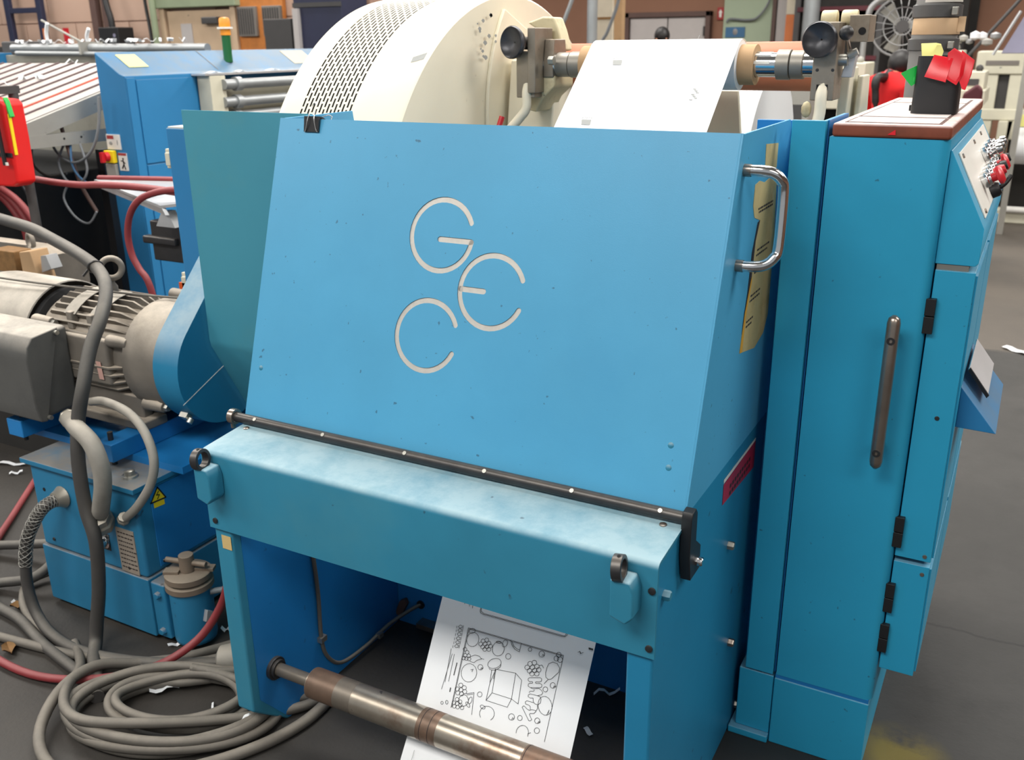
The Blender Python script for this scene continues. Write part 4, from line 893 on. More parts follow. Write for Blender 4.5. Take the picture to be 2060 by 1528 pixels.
# drum guard with its slotted band
DY, DZ, DR = 2.64, 1.05, .73
dg = thing('drum_guard', 'large round cream drum guard with a band of dark slots', 'guard', (-1.62, DY, 0))
def arcpt(x, r, a): return (x, DY-r*math.cos(a), DZ+r*math.sin(a))
A0, A1 = math.radians(30), math.radians(192)
DX0, DX1 = -1.845, -1.425
BX0, NC, CPITCH, SWID = -1.762, 14, .0124, .0056
BX1 = BX0+NC*CPITCH
def shell(prof, n=96, a0=A0, a1=A1):                   # prof (x, r)
    mb = MB()
    for i in range(n+1):
        a = a0+(a1-a0)*i/n
        for x, r in prof: mb.v.append(arcpt(x, r, a))
    k = len(prof)
    for i in range(n):
        for j in range(k-1): mb.f.append((i*k+j, i*k+j+1, (i+1)*k+j+1, (i+1)*k+j))
    return mb
obj('drum_rim', shell([(DX0+.02, DR-.06), (DX0+.004, DR-.012), (DX0+.012, DR-.003), (DX0+.03, DR), (BX0, DR)]), 'cream_paint', dg, angle=60)
obj('drum_band', shell([(BX1, DR), (DX1-.006, DR), (DX1, DR-.006)]), 'cream_paint', dg, angle=60)
# slotted band: real openings, columns staggered like brickwork
mb = MB(); PITCH = .034/DR; SLOT = .0275/DR; NA = int((math.radians(100)-math.radians(20))/PITCH)
ab0 = math.radians(18)
for c in range(NC):
    x0 = BX0+c*CPITCH; xs = x0+(CPITCH-SWID)/2; xe = xs+SWID; off = PITCH/2 if c % 2 else 0
    for xa, xb in ((x0, xs), (xe, x0+CPITCH)):
        n = 96; b = len(mb.v)
        for i in range(n+1):
            a = A0+(A1-A0)*i/n; mb.v += [arcpt(xa, DR, a), arcpt(xb, DR, a)]
        mb.f += [(b+2*i, b+2*i+1, b+2*i+3, b+2*i+2) for i in range(n)]
    edges = [A0, ab0+off]
    for k in range(NA): edges += [ab0+off+k*PITCH+(PITCH-SLOT), ab0+off+(k+1)*PITCH]
    edges[1] = ab0+off
    solid = [(A0, ab0+off)]+[(ab0+off+k*PITCH, ab0+off+k*PITCH+PITCH-SLOT) for k in range(NA)]+[(ab0+off+NA*PITCH, A1)]
    for s0, s1 in solid:
        n = max(1, int((s1-s0)/.06))
        b = len(mb.v)
        for i in range(n+1):
            a = s0+(s1-s0)*i/n; mb.v += [arcpt(xs, DR, a), arcpt(xe, DR, a)]
        mb.f += [(b+2*i, b+2*i+1, b+2*i+3, b+2*i+2) for i in range(n)]
sb_ = obj('slotted_band', mb, 'cream_paint', dg, angle=60); sb_['kind'] = 'stuff'
obj('dark_slot_backing', shell([(DX0+.03, DR-.03), (DX1-.01, DR-.03)], 48), 'hole_black', dg)  # black backing added behind the slots so the openings look dark inside
# side face (fan of the disc) with an arched cover plate and seams
mb = MB(); n = 72
for i in range(n+1): mb.v.append(arcpt(DX1, DR-.006, A0+(A1-A0)*i/n))
mb.v.append((DX1, DY, DZ)); mb.f = [(i, i+1, n+1) for i in range(n)]
obj('side_disc', mb, 'cream_paint', dg)
obj('side_skirt', MB().box(DX1-.41, DX1, 2.12, DY+.70, 0, DZ+.33), 'cream_paint', dg)
ac, ar = (2.93, 1.44), .465
arch = [(ac[0]-ar, .9)]+[(ac[0]-ar*math.cos(math.radians(t)), ac[1]+ar*math.sin(math.radians(t))) for t in range(0, 76, 5)]
arch = [p for p in arch if (p[0]-DY)**2+(p[1]-DZ)**2 < (DR-.02)**2 or p[1] < 1.3]
arch += [(DY+.42, DZ+.5), (DY+.5, .9)]
obj('arched_cover', MB().prism(arch, 0, DX1, DX1+.012), 'cream_paint', dg, bevel=.003)
mb = MB()
for k in range(14):
    y, z, r = DY-.2+random.uniform(-.03, .09), DZ+.68-k*.009+random.uniform(-.01, .0), random.uniform(.002, .008)
    mb.prism([(y-r*1.5, z), (y-r*.4, z+r*.8), (y+r, z+r*.5), (y+r*1.4, z-r*.3), (y, z-r)], 0, DX1+.0121, DX1+.0126)
obj('paint_chips', mb, 'print_grey', dg)['kind'] = 'stuff'
obj('tape_piece', MB().add([arcpt(-1.47, DR+.0006, math.radians(49)), arcpt(-1.435, DR+.0006, math.radians(50)), arcpt(-1.435, DR+.0006, math.radians(52)), arcpt(-1.472, DR+.0006, math.radians(50.6))], [(0, 1, 2, 3)]), 'print_grey', dg)

# roll-stand brackets
def knob(parent, c, axis, r, depth=.03):
    k = obj('hand_knob', MB().lathe([(r*.5, -depth), (r*.8, -depth*.8), (r, -depth*.3), (r, -.003), (r*.93, 0), (r*.86, -.004), (r*.5, -depth*.45), (0.002, -depth*.55)], c, axis, 36, caps=False), 'dark_knob', parent)
    obj('knob_stem', MB().cyl(Vector(c)-Vector(axis).normalized()*depth*.9, Vector(c)-Vector(axis).normalized()*(depth+.05), r*.4, n=14), 'black_steel', k)
lbk = thing('shaft_bracket', 'worn steel and cream roll bracket with round knob against the cream drum', 'bracket', (-1.29, 2.5, 1.40), 'roll-stand brackets')
obj('bracket_block', MB().box(-1.302, -1.245, 2.43, 2.52, 1.502, 1.625).box(-1.262, -1.238, 2.42, 2.53, 1.515, 1.685), 'bracket_steel', lbk, bevel=.003)
obj('bracket_cheek', MB().prism([(2.47, 1.555), (2.55, 1.555), (2.56, 1.60), (2.55, 1.655), (2.48, 1.655), (2.47, 1.60)], 0, -1.238, -1.208), 'bracket_steel', lbk, bevel=.003)
knob(lbk, (-1.305, 2.405, 1.648), (-.28, -1, .05), .043)
obj('bearing_nut', MB().cyl((-1.205, 2.44, 1.60), (-1.19, 2.44, 1.60), .012, n=6), 'bolt_steel', lbk)
obj('release_lever', MB().tube([(-1.27, 2.44, 1.535), (-1.27, 2.43, 1.515), (-1.268, 2.425, 1.475), (-1.285, 2.42, 1.45), (-1.315, 2.41, 1.415), (-1.335, 2.405, 1.39)], .0135, n=8, smooth=4), 'cream_paint', lbk)
obj('red_grip', MB().cyl((-1.332, 2.40, 1.452), (-1.34, 2.385, 1.41), .008, n=12), 'red_plastic', lbk)
obj('upper_casting', MB().prism([(-1.325, 1.70), (-1.275, 1.715), (-1.24, 1.713), (-1.225, 1.68), (-1.208, 1.625), (-1.24, 1.62), (-1.262, 1.63), (-1.268, 1.68), (-1.30, 1.685)], 1, 2.54, 2.60), 'cream_worn', lbk, bevel=.006)
obj('lower_casting', MB().prism([(-1.295, 1.545), (-1.25, 1.562), (-1.205, 1.56), (-1.205, 1.53), (-1.24, 1.50), (-1.262, 1.46), (-1.30, 1.468), (-1.305, 1.50)], 1, 2.475, 2.60), 'cream_worn', lbk, bevel=.006)
obj('support_arm', MB().prism([(2.5, 1.10), (2.75, 1.10), (2.68, 1.60), (2.58, 1.60)], 0, -1.40, -1.25), 'cream_paint', lbk, bevel=.006)
rbk = thing('shaft_bracket', 'worn steel roll bracket with big dark knob and black ball beside the cabinet', 'bracket', (-.46, 2.5, 1.40), 'roll-stand brackets')
obj('bracket_block', MB().box(-.50, -.445, 2.43, 2.52, 1.508, 1.685), 'bracket_steel', rbk, bevel=.003)
obj('bracket_slot', MB().box(-.486, -.46, 2.428, 2.44, 1.508, 1.545), 'hole_black', rbk)
for x in (-.488, -.452): obj('screw', MB().lathe([(.004, 0), (.003, .002)], (x, 2.43, 1.578), (0, -1, 0), 10), 'black_steel', rbk)
knob(rbk, (-.484, 2.395, 1.646), (-.12, -1, .0), .041, .04)
obj('ball_knob', MB().ball((-.424, 2.40, 1.66), .0165, 18), 'black_plastic', rbk)
obj('lever_rod', MB().cyl((-.424, 2.41, 1.655), (-.43, 2.50, 1.62), .005, n=8), 'brushed_steel', rbk)
bb = obj('bored_block', MB().box(-.432, -.386, 2.47, 2.56, 1.64, 1.70), 'bracket_steel', rbk, bevel=.002)
obj('bore', MB().lathe([(.0085, 0), (.0085, .002)], (-.401, 2.47, 1.664), (0, -1, 0), 16), 'hole_black', bb)
for x in (-.505, -.458): obj('worn_lug', MB().lathe([(.018, 0), (.02, .003), (.02, .033), (.018, .036)], (x, 2.52, 1.693), (1, 0, 0), 18), 'cream_worn', rbk)
obj('clamp_screw', MB().cyl((-.445, 2.46, 1.60), (-.425, 2.46, 1.60), .014, n=12).cyl((-.425, 2.46, 1.61), (-.405, 2.46, 1.62), .009, n=12), 'bolt_steel', rbk)
obj('clamp_plate', MB().prism([(-.44, 1.56), (-.414, 1.56), (-.408, 1.615), (-.425, 1.625)], 1, 2.47, 2.50), 'aluminium', rbk, bevel=.002)
obj('release_lever', MB().tube([(-.472, 2.44, 1.54), (-.472, 2.425, 1.52), (-.471, 2.42, 1.48), (-.475, 2.415, 1.45), (-.48, 2.41, 1.40)], .0135, n=8, smooth=4), 'cream_paint', rbk)
obj('support_arm', MB().prism([(2.5, 1.05), (2.75, 1.05), (2.66, 1.58), (2.55, 1.58)], 0, -.455, -.43), 'machine_cream', rbk, bevel=.004)
obj('support_arm', MB().prism([(2.55, 1.05), (2.8, 1.05), (2.7, 1.56), (2.6, 1.56)], 0, -.42, -.407), 'machine_cream', rbk, bevel=.004)
obj('worn_stop', MB().ball((-.505, 2.43, 1.487), .014, 10, (.9, .9, 1.4)), 'cream_worn', rbk)
# frame carrying the brackets and drum
uf = thing('unwind_frame', 'cream lower frame carrying the drum and the shaft brackets behind the hood', 'frame', (-.9, 2.7, 0))
obj('frame_side', MB().box(-1.42, -1.28, 2.5, 2.9, 0, 1.11), 'machine_cream', uf, bevel=.006)
obj('frame_side', MB().box(-.5, -.385, 2.62, 2.9, 0, 1.06), 'machine_cream', uf, bevel=.006)
obj('frame_cross', MB().box(-1.28, -.5, 2.7, 2.85, .3, .45), 'machine_cream', uf, bevel=.006)
# second roll behind: cream end plate with curved edge and a white roll
wr = thing('spare_paper_roll', 'large white paper roll standing behind the winding shaft on the right', 'paper roll', (-.86, 3.35, .85))
obj('roll_paper', MB().lathe([(.04, -1.06), (.33, -1.06), (.33, -.80), (.04, -.80)], (0, 3.35, 1.22), (1, 0, 0), 48), 'paper_white', wr)
obj('roll_stand', MB().box(-.78, -.74, 3.30, 3.40, 0, 1.27).box(-1.12, -1.08, 3.30, 3.40, 0, 1.27), 'machine_cream', wr, bevel=.004)
obj('roll_core', MB().ring((-.80, 3.35, 1.22), (1, 0, 0), .03, .045, .02), 'cardboard', wr)
gpp = [(-1.06, 0), (-.79, 0), (-.79, .9)]+[(-.79-.03*(k/8)**2*1.4, .9+.6*k/8) for k in range(1, 9)]+[(-1.06, 1.50)]
tag(obj('end_plate', MB().prism(gpp, 1, 2.99, 3.01), 'machine_cream', None, bevel=.002), 'cream plate with curved right edge below the coral roller', 'plate')

# ================================================================ motor on its hydraulic unit
hu = thing('hydraulic_unit', 'blue oily hydraulic tank on the floor under the dusty motor', 'hydraulic unit', (-2.29, 1.8, 0))
X0, X1, Y0, Y1 = -2.515, -2.062, 1.575, 2.085
obj('tank_base', MB().box(X0-.006, X1+.004, Y0-.004, Y1, .015, .205), 'oily_blue', hu, bevel=.004)
tb = obj('tank_body', MB().box(X0, X1, Y0, Y1, .205, .482), 'oily_blue', hu, bevel=.012, seg=3)
obj('tank_lid', MB().box(X0-.018, X1+.014, Y0-.014, Y1+.01, .482, .498), 'oily_blue', hu, bevel=.002)
obj('side_cover', MB().box(X1, X1+.003, Y0+.05, Y1-.02, .222, .468), 'deep_blue', tb, bevel=.001)
for y, z in ((1.64, .235),): obj('cover_screw', MB().lathe([(.006, 0), (.005, .003)], (X1+.003, y, z), (1, 0, 0), 10), 'black_steel', tb)
for x, z in ((-2.13, .225), (-2.46, .235)): obj('cover_screw', MB().lathe([(.006, 0), (.005, .003)], (x, Y0, z), (0, -1, 0), 10), 'black_steel', tb)
wt_ = obj('warning_sticker', MB().prism([(1.622, .428), (1.676, .424), (1.652, .466)], 0, X1+.0032, X1+.0038), 'warning_yellow', tb)
mb = MB()
pts = [(1.622, .428), (1.676, .424), (1.652, .466), (1.622, .428)]
ribbon(mb, [Vector(p) for p in pts], .004, lambda u, v: Vector((X1+.0045, u, v)))
ribbon(mb, [(1.654, .453), (1.645, .444), (1.655, .442), (1.647, .431)], .0028, lambda u, v: Vector((X1+.0046, u, v)))
obj('sticker_print', mb, 'hole_black', wt_)
obj('voltage_strip', MB().prism([(1.632, .424), (1.67, .421), (1.67, .405), (1.632, .408)], 0, X1+.0032, X1+.0037), 'warning_yellow', tb)
np_ = obj('nameplate', MB().box(-2.163, -2.09, Y0-.0025, Y0, .21, .352), 'nameplate', tb)
mb = MB()
for r in range(9):
    z = .34-r*.014; x = -2.157
    while x < -2.10:
        w = random.uniform(.004, .012); mb.box(x, x+w, Y0-.0031, Y0-.0025, z-.0035, z); x += w+.003
obj('plate_print', mb, 'label_dark', np_)['kind'] = 'stuff'
bt = obj('push_switch', MB().lathe([(.021, 0), (.021, .004), (.015, .005), (.015, .022), (.012, .024)], (-2.222, Y0, .287), (0, -1, 0), 20), 'chrome', tb)
obj('switch_cap', MB().lathe([(.0115, .02), (.0115, .026), (.009, .028)], (-2.222, Y0, .287), (0, -1, 0), 18), 'blue_button', bt)
obj('switch_plate', MB().box(-2.245, -2.20, Y0-.001, Y0+.002, .262, .315), 'black_plastic', tb)
obj('small_hole', MB().lathe([(.006, 0), (.006, .001)], (-2.462, Y0, .402), (0, -1, 0), 12), 'hole_black', tb)
obj('filler_cap', MB().lathe([(.024, 0), (.022, .006), (.015, .008), (.015, .02), (.01, .023)], (-2.125, 1.62, .498), (0, 0, 1), 20), 'bolt_steel', hu)
for x, y in ((-2.48, 1.62), (-2.10, 1.62), (-2.48, 2.07), (-2.1, 2.07)): obj('tank_foot', MB().box(x-.025, x+.025, y-.025, y+.025, 0, .016), 'leaf_brown', hu)
# suction filter at the corner
fl = thing('suction_filter', 'blue cylindrical filter with brown clamp lid beside the hydraulic tank', 'filter', (-1.955, 1.63, 0))
obj('filter_bowl', MB().lathe([(.045, .01), (.058, .018), (.060, .03), (.060, .185)], (-1.955, 1.63, 0), (0, 0, 1), 28), 'oily_blue', fl)
obj('mount_flange', MB().box(-2.056, -2.0, 1.575, 1.66, .02, .20), 'oily_blue', fl, bevel=.006)
for z in (.045, .165): bolt(fl, (-2.025, 1.575, z), (0, -1, 0), .011, .012, 'oily_blue')
for z0, z1, r in ((.186, .208, .068), (.214, .236, .066)):
    obj('clamp_disc', MB().lathe([(r-.004, z0), (r, z0+.003), (r, z1-.003), (r-.004, z1)], (-1.955, 1.63, 0), (0, 0, 1), 32), 'filter_iron', fl)
obj('clamp_bar', MB().obox((-1.935, 1.65, .240), (.045, .02, 0), (-.006, .012, 0), (0, 0, .005)), 'filter_iron', fl, bevel=.001)
obj('clamp_bar', MB().obox((-1.985, 1.60, .240), (.02, .01, 0), (-.006, .012, 0), (0, 0, .005)), 'filter_iron', fl, bevel=.001)
obj('clamp_hub', MB().cyl((-1.955, 1.63, .236), (-1.955, 1.63, .287), .022, .021, 18), 'filter_iron', fl, bevel=.002)
obj('tommy_bar', MB().cyl((-2.02, 1.615, .262), (-1.895, 1.645, .262), .008, n=12), 'filter_iron', fl)
obj('drain_valve', MB().prism([(1.61, .095), (1.635, .09), (1.64, .115), (1.62, .13)], 0, -1.90, -1.885), 'aluminium', fl, bevel=.002)
obj('outlet_pipe', MB().tube([(-1.90, 1.65, .17), (-1.86, 1.70, .165), (-1.80, 1.75, .16)], .009, n=10), 'pipe_grey', fl)

# motor
MY, MZ = 1.905, .77
mo = thing('electric_motor', 'big dusty grey electric motor with cooling fins and lifting eye', 'motor', (-2.45, MY, .498))
obj('motor_core', MB().lathe([(.142, -2.66), (.145, -2.18)], (0, MY, MZ), (1, 0, 0), 40), 'dusty_motor', mo)
obj('end_bell', MB().lathe([(.12, -2.262), (.15, -2.256), (.168, -2.235), (.171, -2.19), (.165, -2.15), (.169, -2.135), (.169, -2.105), (.10, -2.10)], (0, MY, MZ), (1, 0, 0), 44), 'dusty_motor', mo)
obj('fan_cover', MB().lathe([(.08, -3.02), (.15, -3.01), (.174, -2.985), (.178, -2.95), (.178, -2.66), (.174, -2.658), (.174, -2.70)], (0, MY, MZ), (1, 0, 0), 44, caps=False), 'motor_cover', mo)
obj('fan_gap', MB().lathe([(.155, -2.67), (.160, -2.66), (.160, -2.64), (.14, -2.63)], (0, MY, MZ), (1, 0, 0), 40), 'hole_black', mo)
def fin(ang):                                          # parallel-sided fin, its profile along X, standing radially
    c, s = math.cos(ang), math.sin(ang); t = .0028
    prof = [(-2.61, .135), (-2.61, .150), (-2.585, .168), (-2.30, .168), (-2.262, .150), (-2.258, .135)]
    mb = MB(); n = len(prof)
    for sg in (-1, 1):
        for x, r in prof: mb.v.append((x, MY-r*c+sg*t*s, MZ+r*s+sg*t*c))
    mb.f = [tuple(range(n)), tuple(range(2*n-1, n-1, -1))]+[(i, (i+1) % n, n+(i+1) % n, n+i) for i in range(n)]
    return obj('cooling_fin', mb, 'dusty_motor', mo)
for a in [28+9.5*k for k in range(13)]+[-4, -13, -22, -31, 162, 175]: fin(math.radians(a))
obj('terminal_pad', MB().box(-2.58, -2.30, 1.742, 1.80, .70, .845), 'dusty_motor', mo, bevel=.01)
for y in (1.79, 2.02):
    f = obj('motor_foot', MB().box(-2.62, -2.19, y-.045, y+.045, .575, .605).box(-2.6, -2.22, y-.015, y+.02, .6, .67), 'dusty_motor', mo, bevel=.006)
    for x in (-2.58, -2.24): obj('foot_bolt', MB().lathe([(.013, 0), (.013, .012), (.008, .013), (.008, .03)], (x, y, .604), (0, 0, 1), 6), 'dusty_motor', f)
for x, y, z in ((-2.60, 1.765, .86), (-2.27, 1.762, .838), (-2.60, 2.03, .88), (-2.24, 1.99, .93), (-2.17, 1.775, .655)):
    lg = obj('tie_lug', MB().cyl((x-.035, y, z), (x+.045, y, z), .019, .016, 16), 'dusty_motor', mo, bevel=.003)
    obj('tie_bolt', MB().cyl((x+.045, y, z), (x+.06, y, z), .010, n=6), 'bolt_steel', lg)
for x in (-2.49, -2.40): obj('pad_rib', MB().box(x-.012, x+.012, 1.775, 1.80, .845, .90), 'dusty_motor', mo, bevel=.004)
ey = obj('lifting_eye', MB().torus((-2.43, MY, 1.012), (.79, -.61, .1), .03, .0095, 32, 12), 'dusty_motor', mo)
obj('eye_shank', MB().lathe([(.018, .93), (.018, .955), (.011, .965), (.011, .978)], (-2.44, MY, 0), (0, 0, 1), 16), 'dusty_motor', ey)
for x0 in (-2.52, -2.41):
    mb = MB(); n = 8; b = []
    for i in range(n+1):
        a = math.radians(45+i*6); b += [(x0, MY-.1705*math.cos(a), MZ+.1705*math.sin(a)), (x0+.05, MY-.1705*math.cos(a), MZ+.1705*math.sin(a))]
    o_ = len(b); b += [(p[0], MY+(p[1]-MY)*1.012, MZ+(p[2]-MZ)*1.012) for p in b]
    mb.add(b, [(2*i, 2*i+1, 2*i+3, 2*i+2) for i in range(n)]+[(o_+2*i, o_+2*i+2, o_+2*i+3, o_+2*i+1) for i in range(n)]+[(2*i, 2*i+2, o_+2*i+2, o_+2*i) for i in range(n)]+[(2*i+1, o_+2*i+1, o_+2*i+3, 2*i+3) for i in range(n)]+[(0, o_, o_+1, 1), (2*n, 2*n+1, o_+2*n+1, o_+2*n)])
    obj('fin_strap', mb, 'motor_cover', mo)
obj('rating_tag', MB().quadsheet([(-2.345, 1.739, .72), (-2.325, 1.739, .72), (-2.33, 1.739, .775), (-2.35, 1.739, .775)], .001), 'faded_tag', mo)
jb = obj('junction_box', MB().prism([(1.598, .655), (1.596, .80), (1.604, .835), (1.622, .858), (1.65, .868), (1.745, .873), (1.745, .615), (1.61, .61)], 0, -2.82, -2.462), 'junction_grey', mo, bevel=.014, seg=3)
obj('box_lid', MB().prism([(1.592, .655), (1.590, .802), (1.598, .84), (1.62, .866), (1.708, .876), (1.625, .605), (1.602, .61)], 0, -2.82, -2.452), 'junction_grey', jb, bevel=.005, seg=2)
for y, z in ((1.695, .862), (1.628, .618)): obj('lid_screw', MB().cyl((-2.452, y, z), (-2.441, y, z), .007, n=10), 'bolt_steel', jb)
# slide rails
for x, m in ((-2.24, 'r'), (-2.64, 'l')):
    rl = tag(obj('motor_rail', MB().box(x-.03, x+.04, 1.63, 2.09, .52, .575), 'deep_blue', None, bevel=.003), 'blue slide rail under the %s foot of the motor' % ('near, right-hand' if m == 'r' else 'far, left-hand'), 'rail', 'motor rails')
    for y in (1.66, 2.06): obj('rail_bolt', MB().cyl((x+.005, y, .498), (x+.005, y, .60), .008, n=8), 'black_steel', rl)
obj('rail_packer', MB().box(-2.70, -2.0, 1.7, 2.09, .498, .52), 'deep_blue', hu)
# belt guard
bg_ = thing('belt_guard', 'rounded blue belt guard between the motor and the teal plate', 'guard', (-2.05, 1.905, .58))
gc, gr_, hc, hr_ = (1.905, .772), .178, (2.25, 1.14), .17
ang = math.atan2(hc[1]-gc[1], hc[0]-gc[0])
gpf = [(gc[0]+gr_*math.cos(t), gc[1]+gr_*math.sin(t)) for t in [ang+PI/2+k*PI/30 for k in range(31)]]+[(hc[0]+hr_*math.cos(t), hc[1]+hr_*math.sin(t)) for t in [ang-PI/2+k*PI/10 for k in range(11)]]
gb = obj('guard_shell', MB().prism(gpf, 0, -2.098, -2.0), 'guard_blue', bg_, angle=30, bevel=.002)
obj('split_seam', MB().obox((-1.9995, 1.825, .735), (.0004, 0, 0), (0, .092, .0375), (0, -.0005, .001)), 'panel_white', gb)
obj('latch_bolt', MB().obox((-2.04, 1.772, .645), (.014, 0, 0), (0, -.006, -.006), (0, -.008, .008)).cyl((-2.02, 1.772, .64), (-2.02, 1.762, .63), .009, n=8), 'bolt_steel', gb)
# conduits of the motor
c1_ = thing('motor_conduit', 'thick curved grey conduit from the motor terminal box to the tank', 'conduit', (-2.2, 1.57, .36))
obj('conduit_hose', MB().tube([(-2.38, 1.64, .622), (-2.28, 1.58, .65), (-2.20, 1.535, .665), (-2.13, 1.52, .64), (-2.10, 1.515, .58), (-2.105, 1.515, .52), (-2.14, 1.525, .45), (-2.165, 1.535, .415)], .024, n=14), 'conduit_grey', c1_)
obj('gland_nut', MB().lathe([(.030, 0), (.043, .006), (.043, .034), (.036, .04), (.034, .062)], (-2.20, 1.555, .358), (.45, -.45, .8), 8), 'gland_steel', c1_, bevel=.002)
obj('gland_nut', MB().lathe([(.02, 0), (.029, .006), (.029, .026), (.024, .03), (.024, .05)], (-2.40, 1.655, .615), (.8, -.5, .25), 8), 'gland_steel', c1_, bevel=.002)
c2_ = thing('sensor_conduit', 'thin bent grey conduit looping from under the motor to the tank', 'conduit', (-2.1, 1.56, .38))
obj('conduit_hose', MB().tube([(-2.35, 1.70, .66), (-2.22, 1.65, .70), (-2.09, 1.62, .70), (-2.01, 1.60, .665), (-1.965, 1.58, .60), (-1.975, 1.565, .53), (-2.03, 1.555, .455), (-2.09, 1.56, .405)], .0125, n=12), 'conduit_grey', c2_)
obj('gland_nut', MB().lathe([(.014, 0), (.019, .004), (.019, .016), (.015, .02), (.015, .034)], (-2.118, 1.572, .385), (.55, -.4, .6), 8), 'gland_steel', c2_, bevel=.0015)
c3_ = thing('braided_power_cable', 'dark power cable with a wire-mesh grip plugged into the tank front', 'cable', (-2.45, 1.5, 0))
obj('cable_gland', MB().lathe([(.032, 0), (.034, .004), (.026, .018), (.022, .03)], (-2.378, 1.575, .398), (0, -1, .05), 18), 'gland_steel', c3_)
cp_ = [(-2.378, 1.55, .398), (-2.385, 1.515, .39), (-2.41, 1.495, .35), (-2.445, 1.48, .28), (-2.46, 1.47, .20), (-2.455, 1.46, .12), (-2.42, 1.45, .05), (-2.33, 1.43, .018), (-2.2, 1.42, .015), (-2.06, 1.445, .015), (-1.92, 1.50, .015), (-1.76, 1.60, .015), (-1.60, 1.80, .015)]
obj('cable_sheath', MB().tube(cp_, .0165, n=12), 'dark_cable', c3_)
mb = MB()
def helix(path, R, r, turns, ph, n=90):
    p = [Vector(q) for q in path]; L_ = []; out = []
    for i in range(n+1):
        t = i/n*(len(p)-1); k = min(int(t), len(p)-2); f = t-k
        a, b, c, d = p[max(k-1, 0)], p[k], p[k+1], p[min(k+2, len(p)-1)]
        q = .5*((2*b)+(c-a)*f+(2*a-5*b+4*c-d)*f*f+(3*b-a-3*c+d)*f**3); L_.append(q)
    for i in range(n+1):
        T = (L_[min(i+1, n)]-L_[max(i-1, 0)]).normalized(); u = T.cross(Vector((1, .2, 0))).normalized(); v = T.cross(u)
        an = ph+turns*2*PI*i/n; out.append(L_[i]+(u*math.cos(an)+v*math.sin(an))*R)
    return out
for k in range(5):
    for sgn in (1, -1): mb.tube(helix(cp_[:5], .0185, .001, 4*sgn, k*2*PI/5), .0014, n=4, smooth=0, cap=False)
obj('mesh_grip', mb, 'braid_mesh', c3_)['kind'] = 'stuff'
tc = thing('black_feed_cable', 'thick black feed cable tied to the motor eye and dropping to the floor', 'cable', (-2.2, 1.5, 0))
obj('cable_sheath', MB().tube([(-3.3, 2.05, 1.11), (-3.076, 2.0, 1.10), (-2.852, 1.95, 1.095), (-2.731, 1.93, 1.076), (-2.533, 1.88, 1.049), (-2.401, 1.84, 1.02), (-2.302, 1.775, .984), (-2.245, 1.70, .929), (-2.23, 1.64, .861), (-2.208, 1.58, .766), (-2.213, 1.55, .673), (-2.206, 1.525, .564), (-2.189, 1.51, .436), (-2.157, 1.50, .34), (-2.165, 1.49, .2), (-2.18, 1.475, .09), (-2.175, 1.455, .03), (-2.13, 1.41, .018), (-2.06, 1.36, .018), (-1.98, 1.30, .018)], .019, n=14), 'dark_cable', tc)
obj('cable_tie', MB().torus((-2.43, 1.85, 1.028), (.6, -.3, -.3), .021, .003, 18, 6).cyl((-2.45, 1.84, 1.02), (-2.465, 1.83, 1.0), .004, n=6), 'black_steel', tc)

# ================================================================ hoses, cable coil and litter on the floor
def cable(name, label, m, path, r, cat='cable', group=None, n=10, sm=5):
    return tag(obj(name, MB().tube(path, r, n=n, smooth=sm), m, angle=75), label, cat, group)
cable('red_air_hose', 'dark red air hose sweeping across the floor past the cable coil', 'red_hose',
      [(-3.35, 2.12, .014), (-3.15, 1.88, .014), (-3.0, 1.70, .014), (-2.80, 1.50, .014), (-2.55, 1.33, .014), (-2.38, 1.285, .014), (-2.2, 1.29, .014), (-2.03, 1.345, .03), (-1.92, 1.45, .04), (-1.85, 1.54, .09), (-1.80, 1.59, .18), (-1.765, 1.60, .27), (-1.75, 1.62, .36), (-1.70, 1.70, .42), (-1.60, 1.85, .45)], .0115, 'hose')
gcol = 'grey cables coiled on the floor'
def coil(cx, cy, spec, seed, lead=(), tail=()):        # spec: list of (rx, ry, rot, z) one per turn, blended
    rn_ = random.Random(seed); o = list(lead); n = 18
    for k in range(len(spec)*n-n+1):
        f = k/n; i = min(int(f), len(spec)-2); w = f-i
        rx, ry, rot, z = [spec[i][j]*(1-w)+spec[i+1][j]*w for j in range(4)]
        a_ = seed+2*PI*k/n; x, y = rx*math.cos(a_), ry*math.sin(a_); c, s = math.cos(rot), math.sin(rot)
        o.append((cx+x*c-y*s, cy+x*s+y*c, z+.006*math.sin(k*.9+seed)))
    return o+list(tail)
R2 = .0135
cable('coiled_cable', 'thick grey cable making the wide outer loops of the floor coil', 'grey_cable', coil(-1.76, 1.355, [(.27, .155, .42, .016), (.24, .15, .5, .02), (.29, .165, .40, .03), (.25, .14, .46, .045), (.27, .16, .42, .05)], .9, lead=[(-1.448, 1.60, .016), (-1.50, 1.565, .016), (-1.55, 1.55, .016)], tail=[(-1.52, 1.53, .03), (-1.47, 1.57, .016), (-1.445, 1.595, .016)]), R2, group=gcol, sm=3)
cable('coiled_cable', 'grey cable making the narrow inner loops of the floor coil', 'grey_cable', coil(-1.76, 1.38, [(.17, .085, .45, .02), (.20, .11, .4, .03), (.15, .09, .5, .045), (.19, .10, .4, .06)], 1.6, lead=[(-1.62, 1.85, .014), (-1.66, 1.68, .014), (-1.72, 1.55, .016)], tail=[(-1.70, 1.52, .05), (-1.74, 1.62, .03), (-1.80, 1.80, .016), (-1.80, 1.98, .016)]), R2*.9, group=gcol, sm=3)
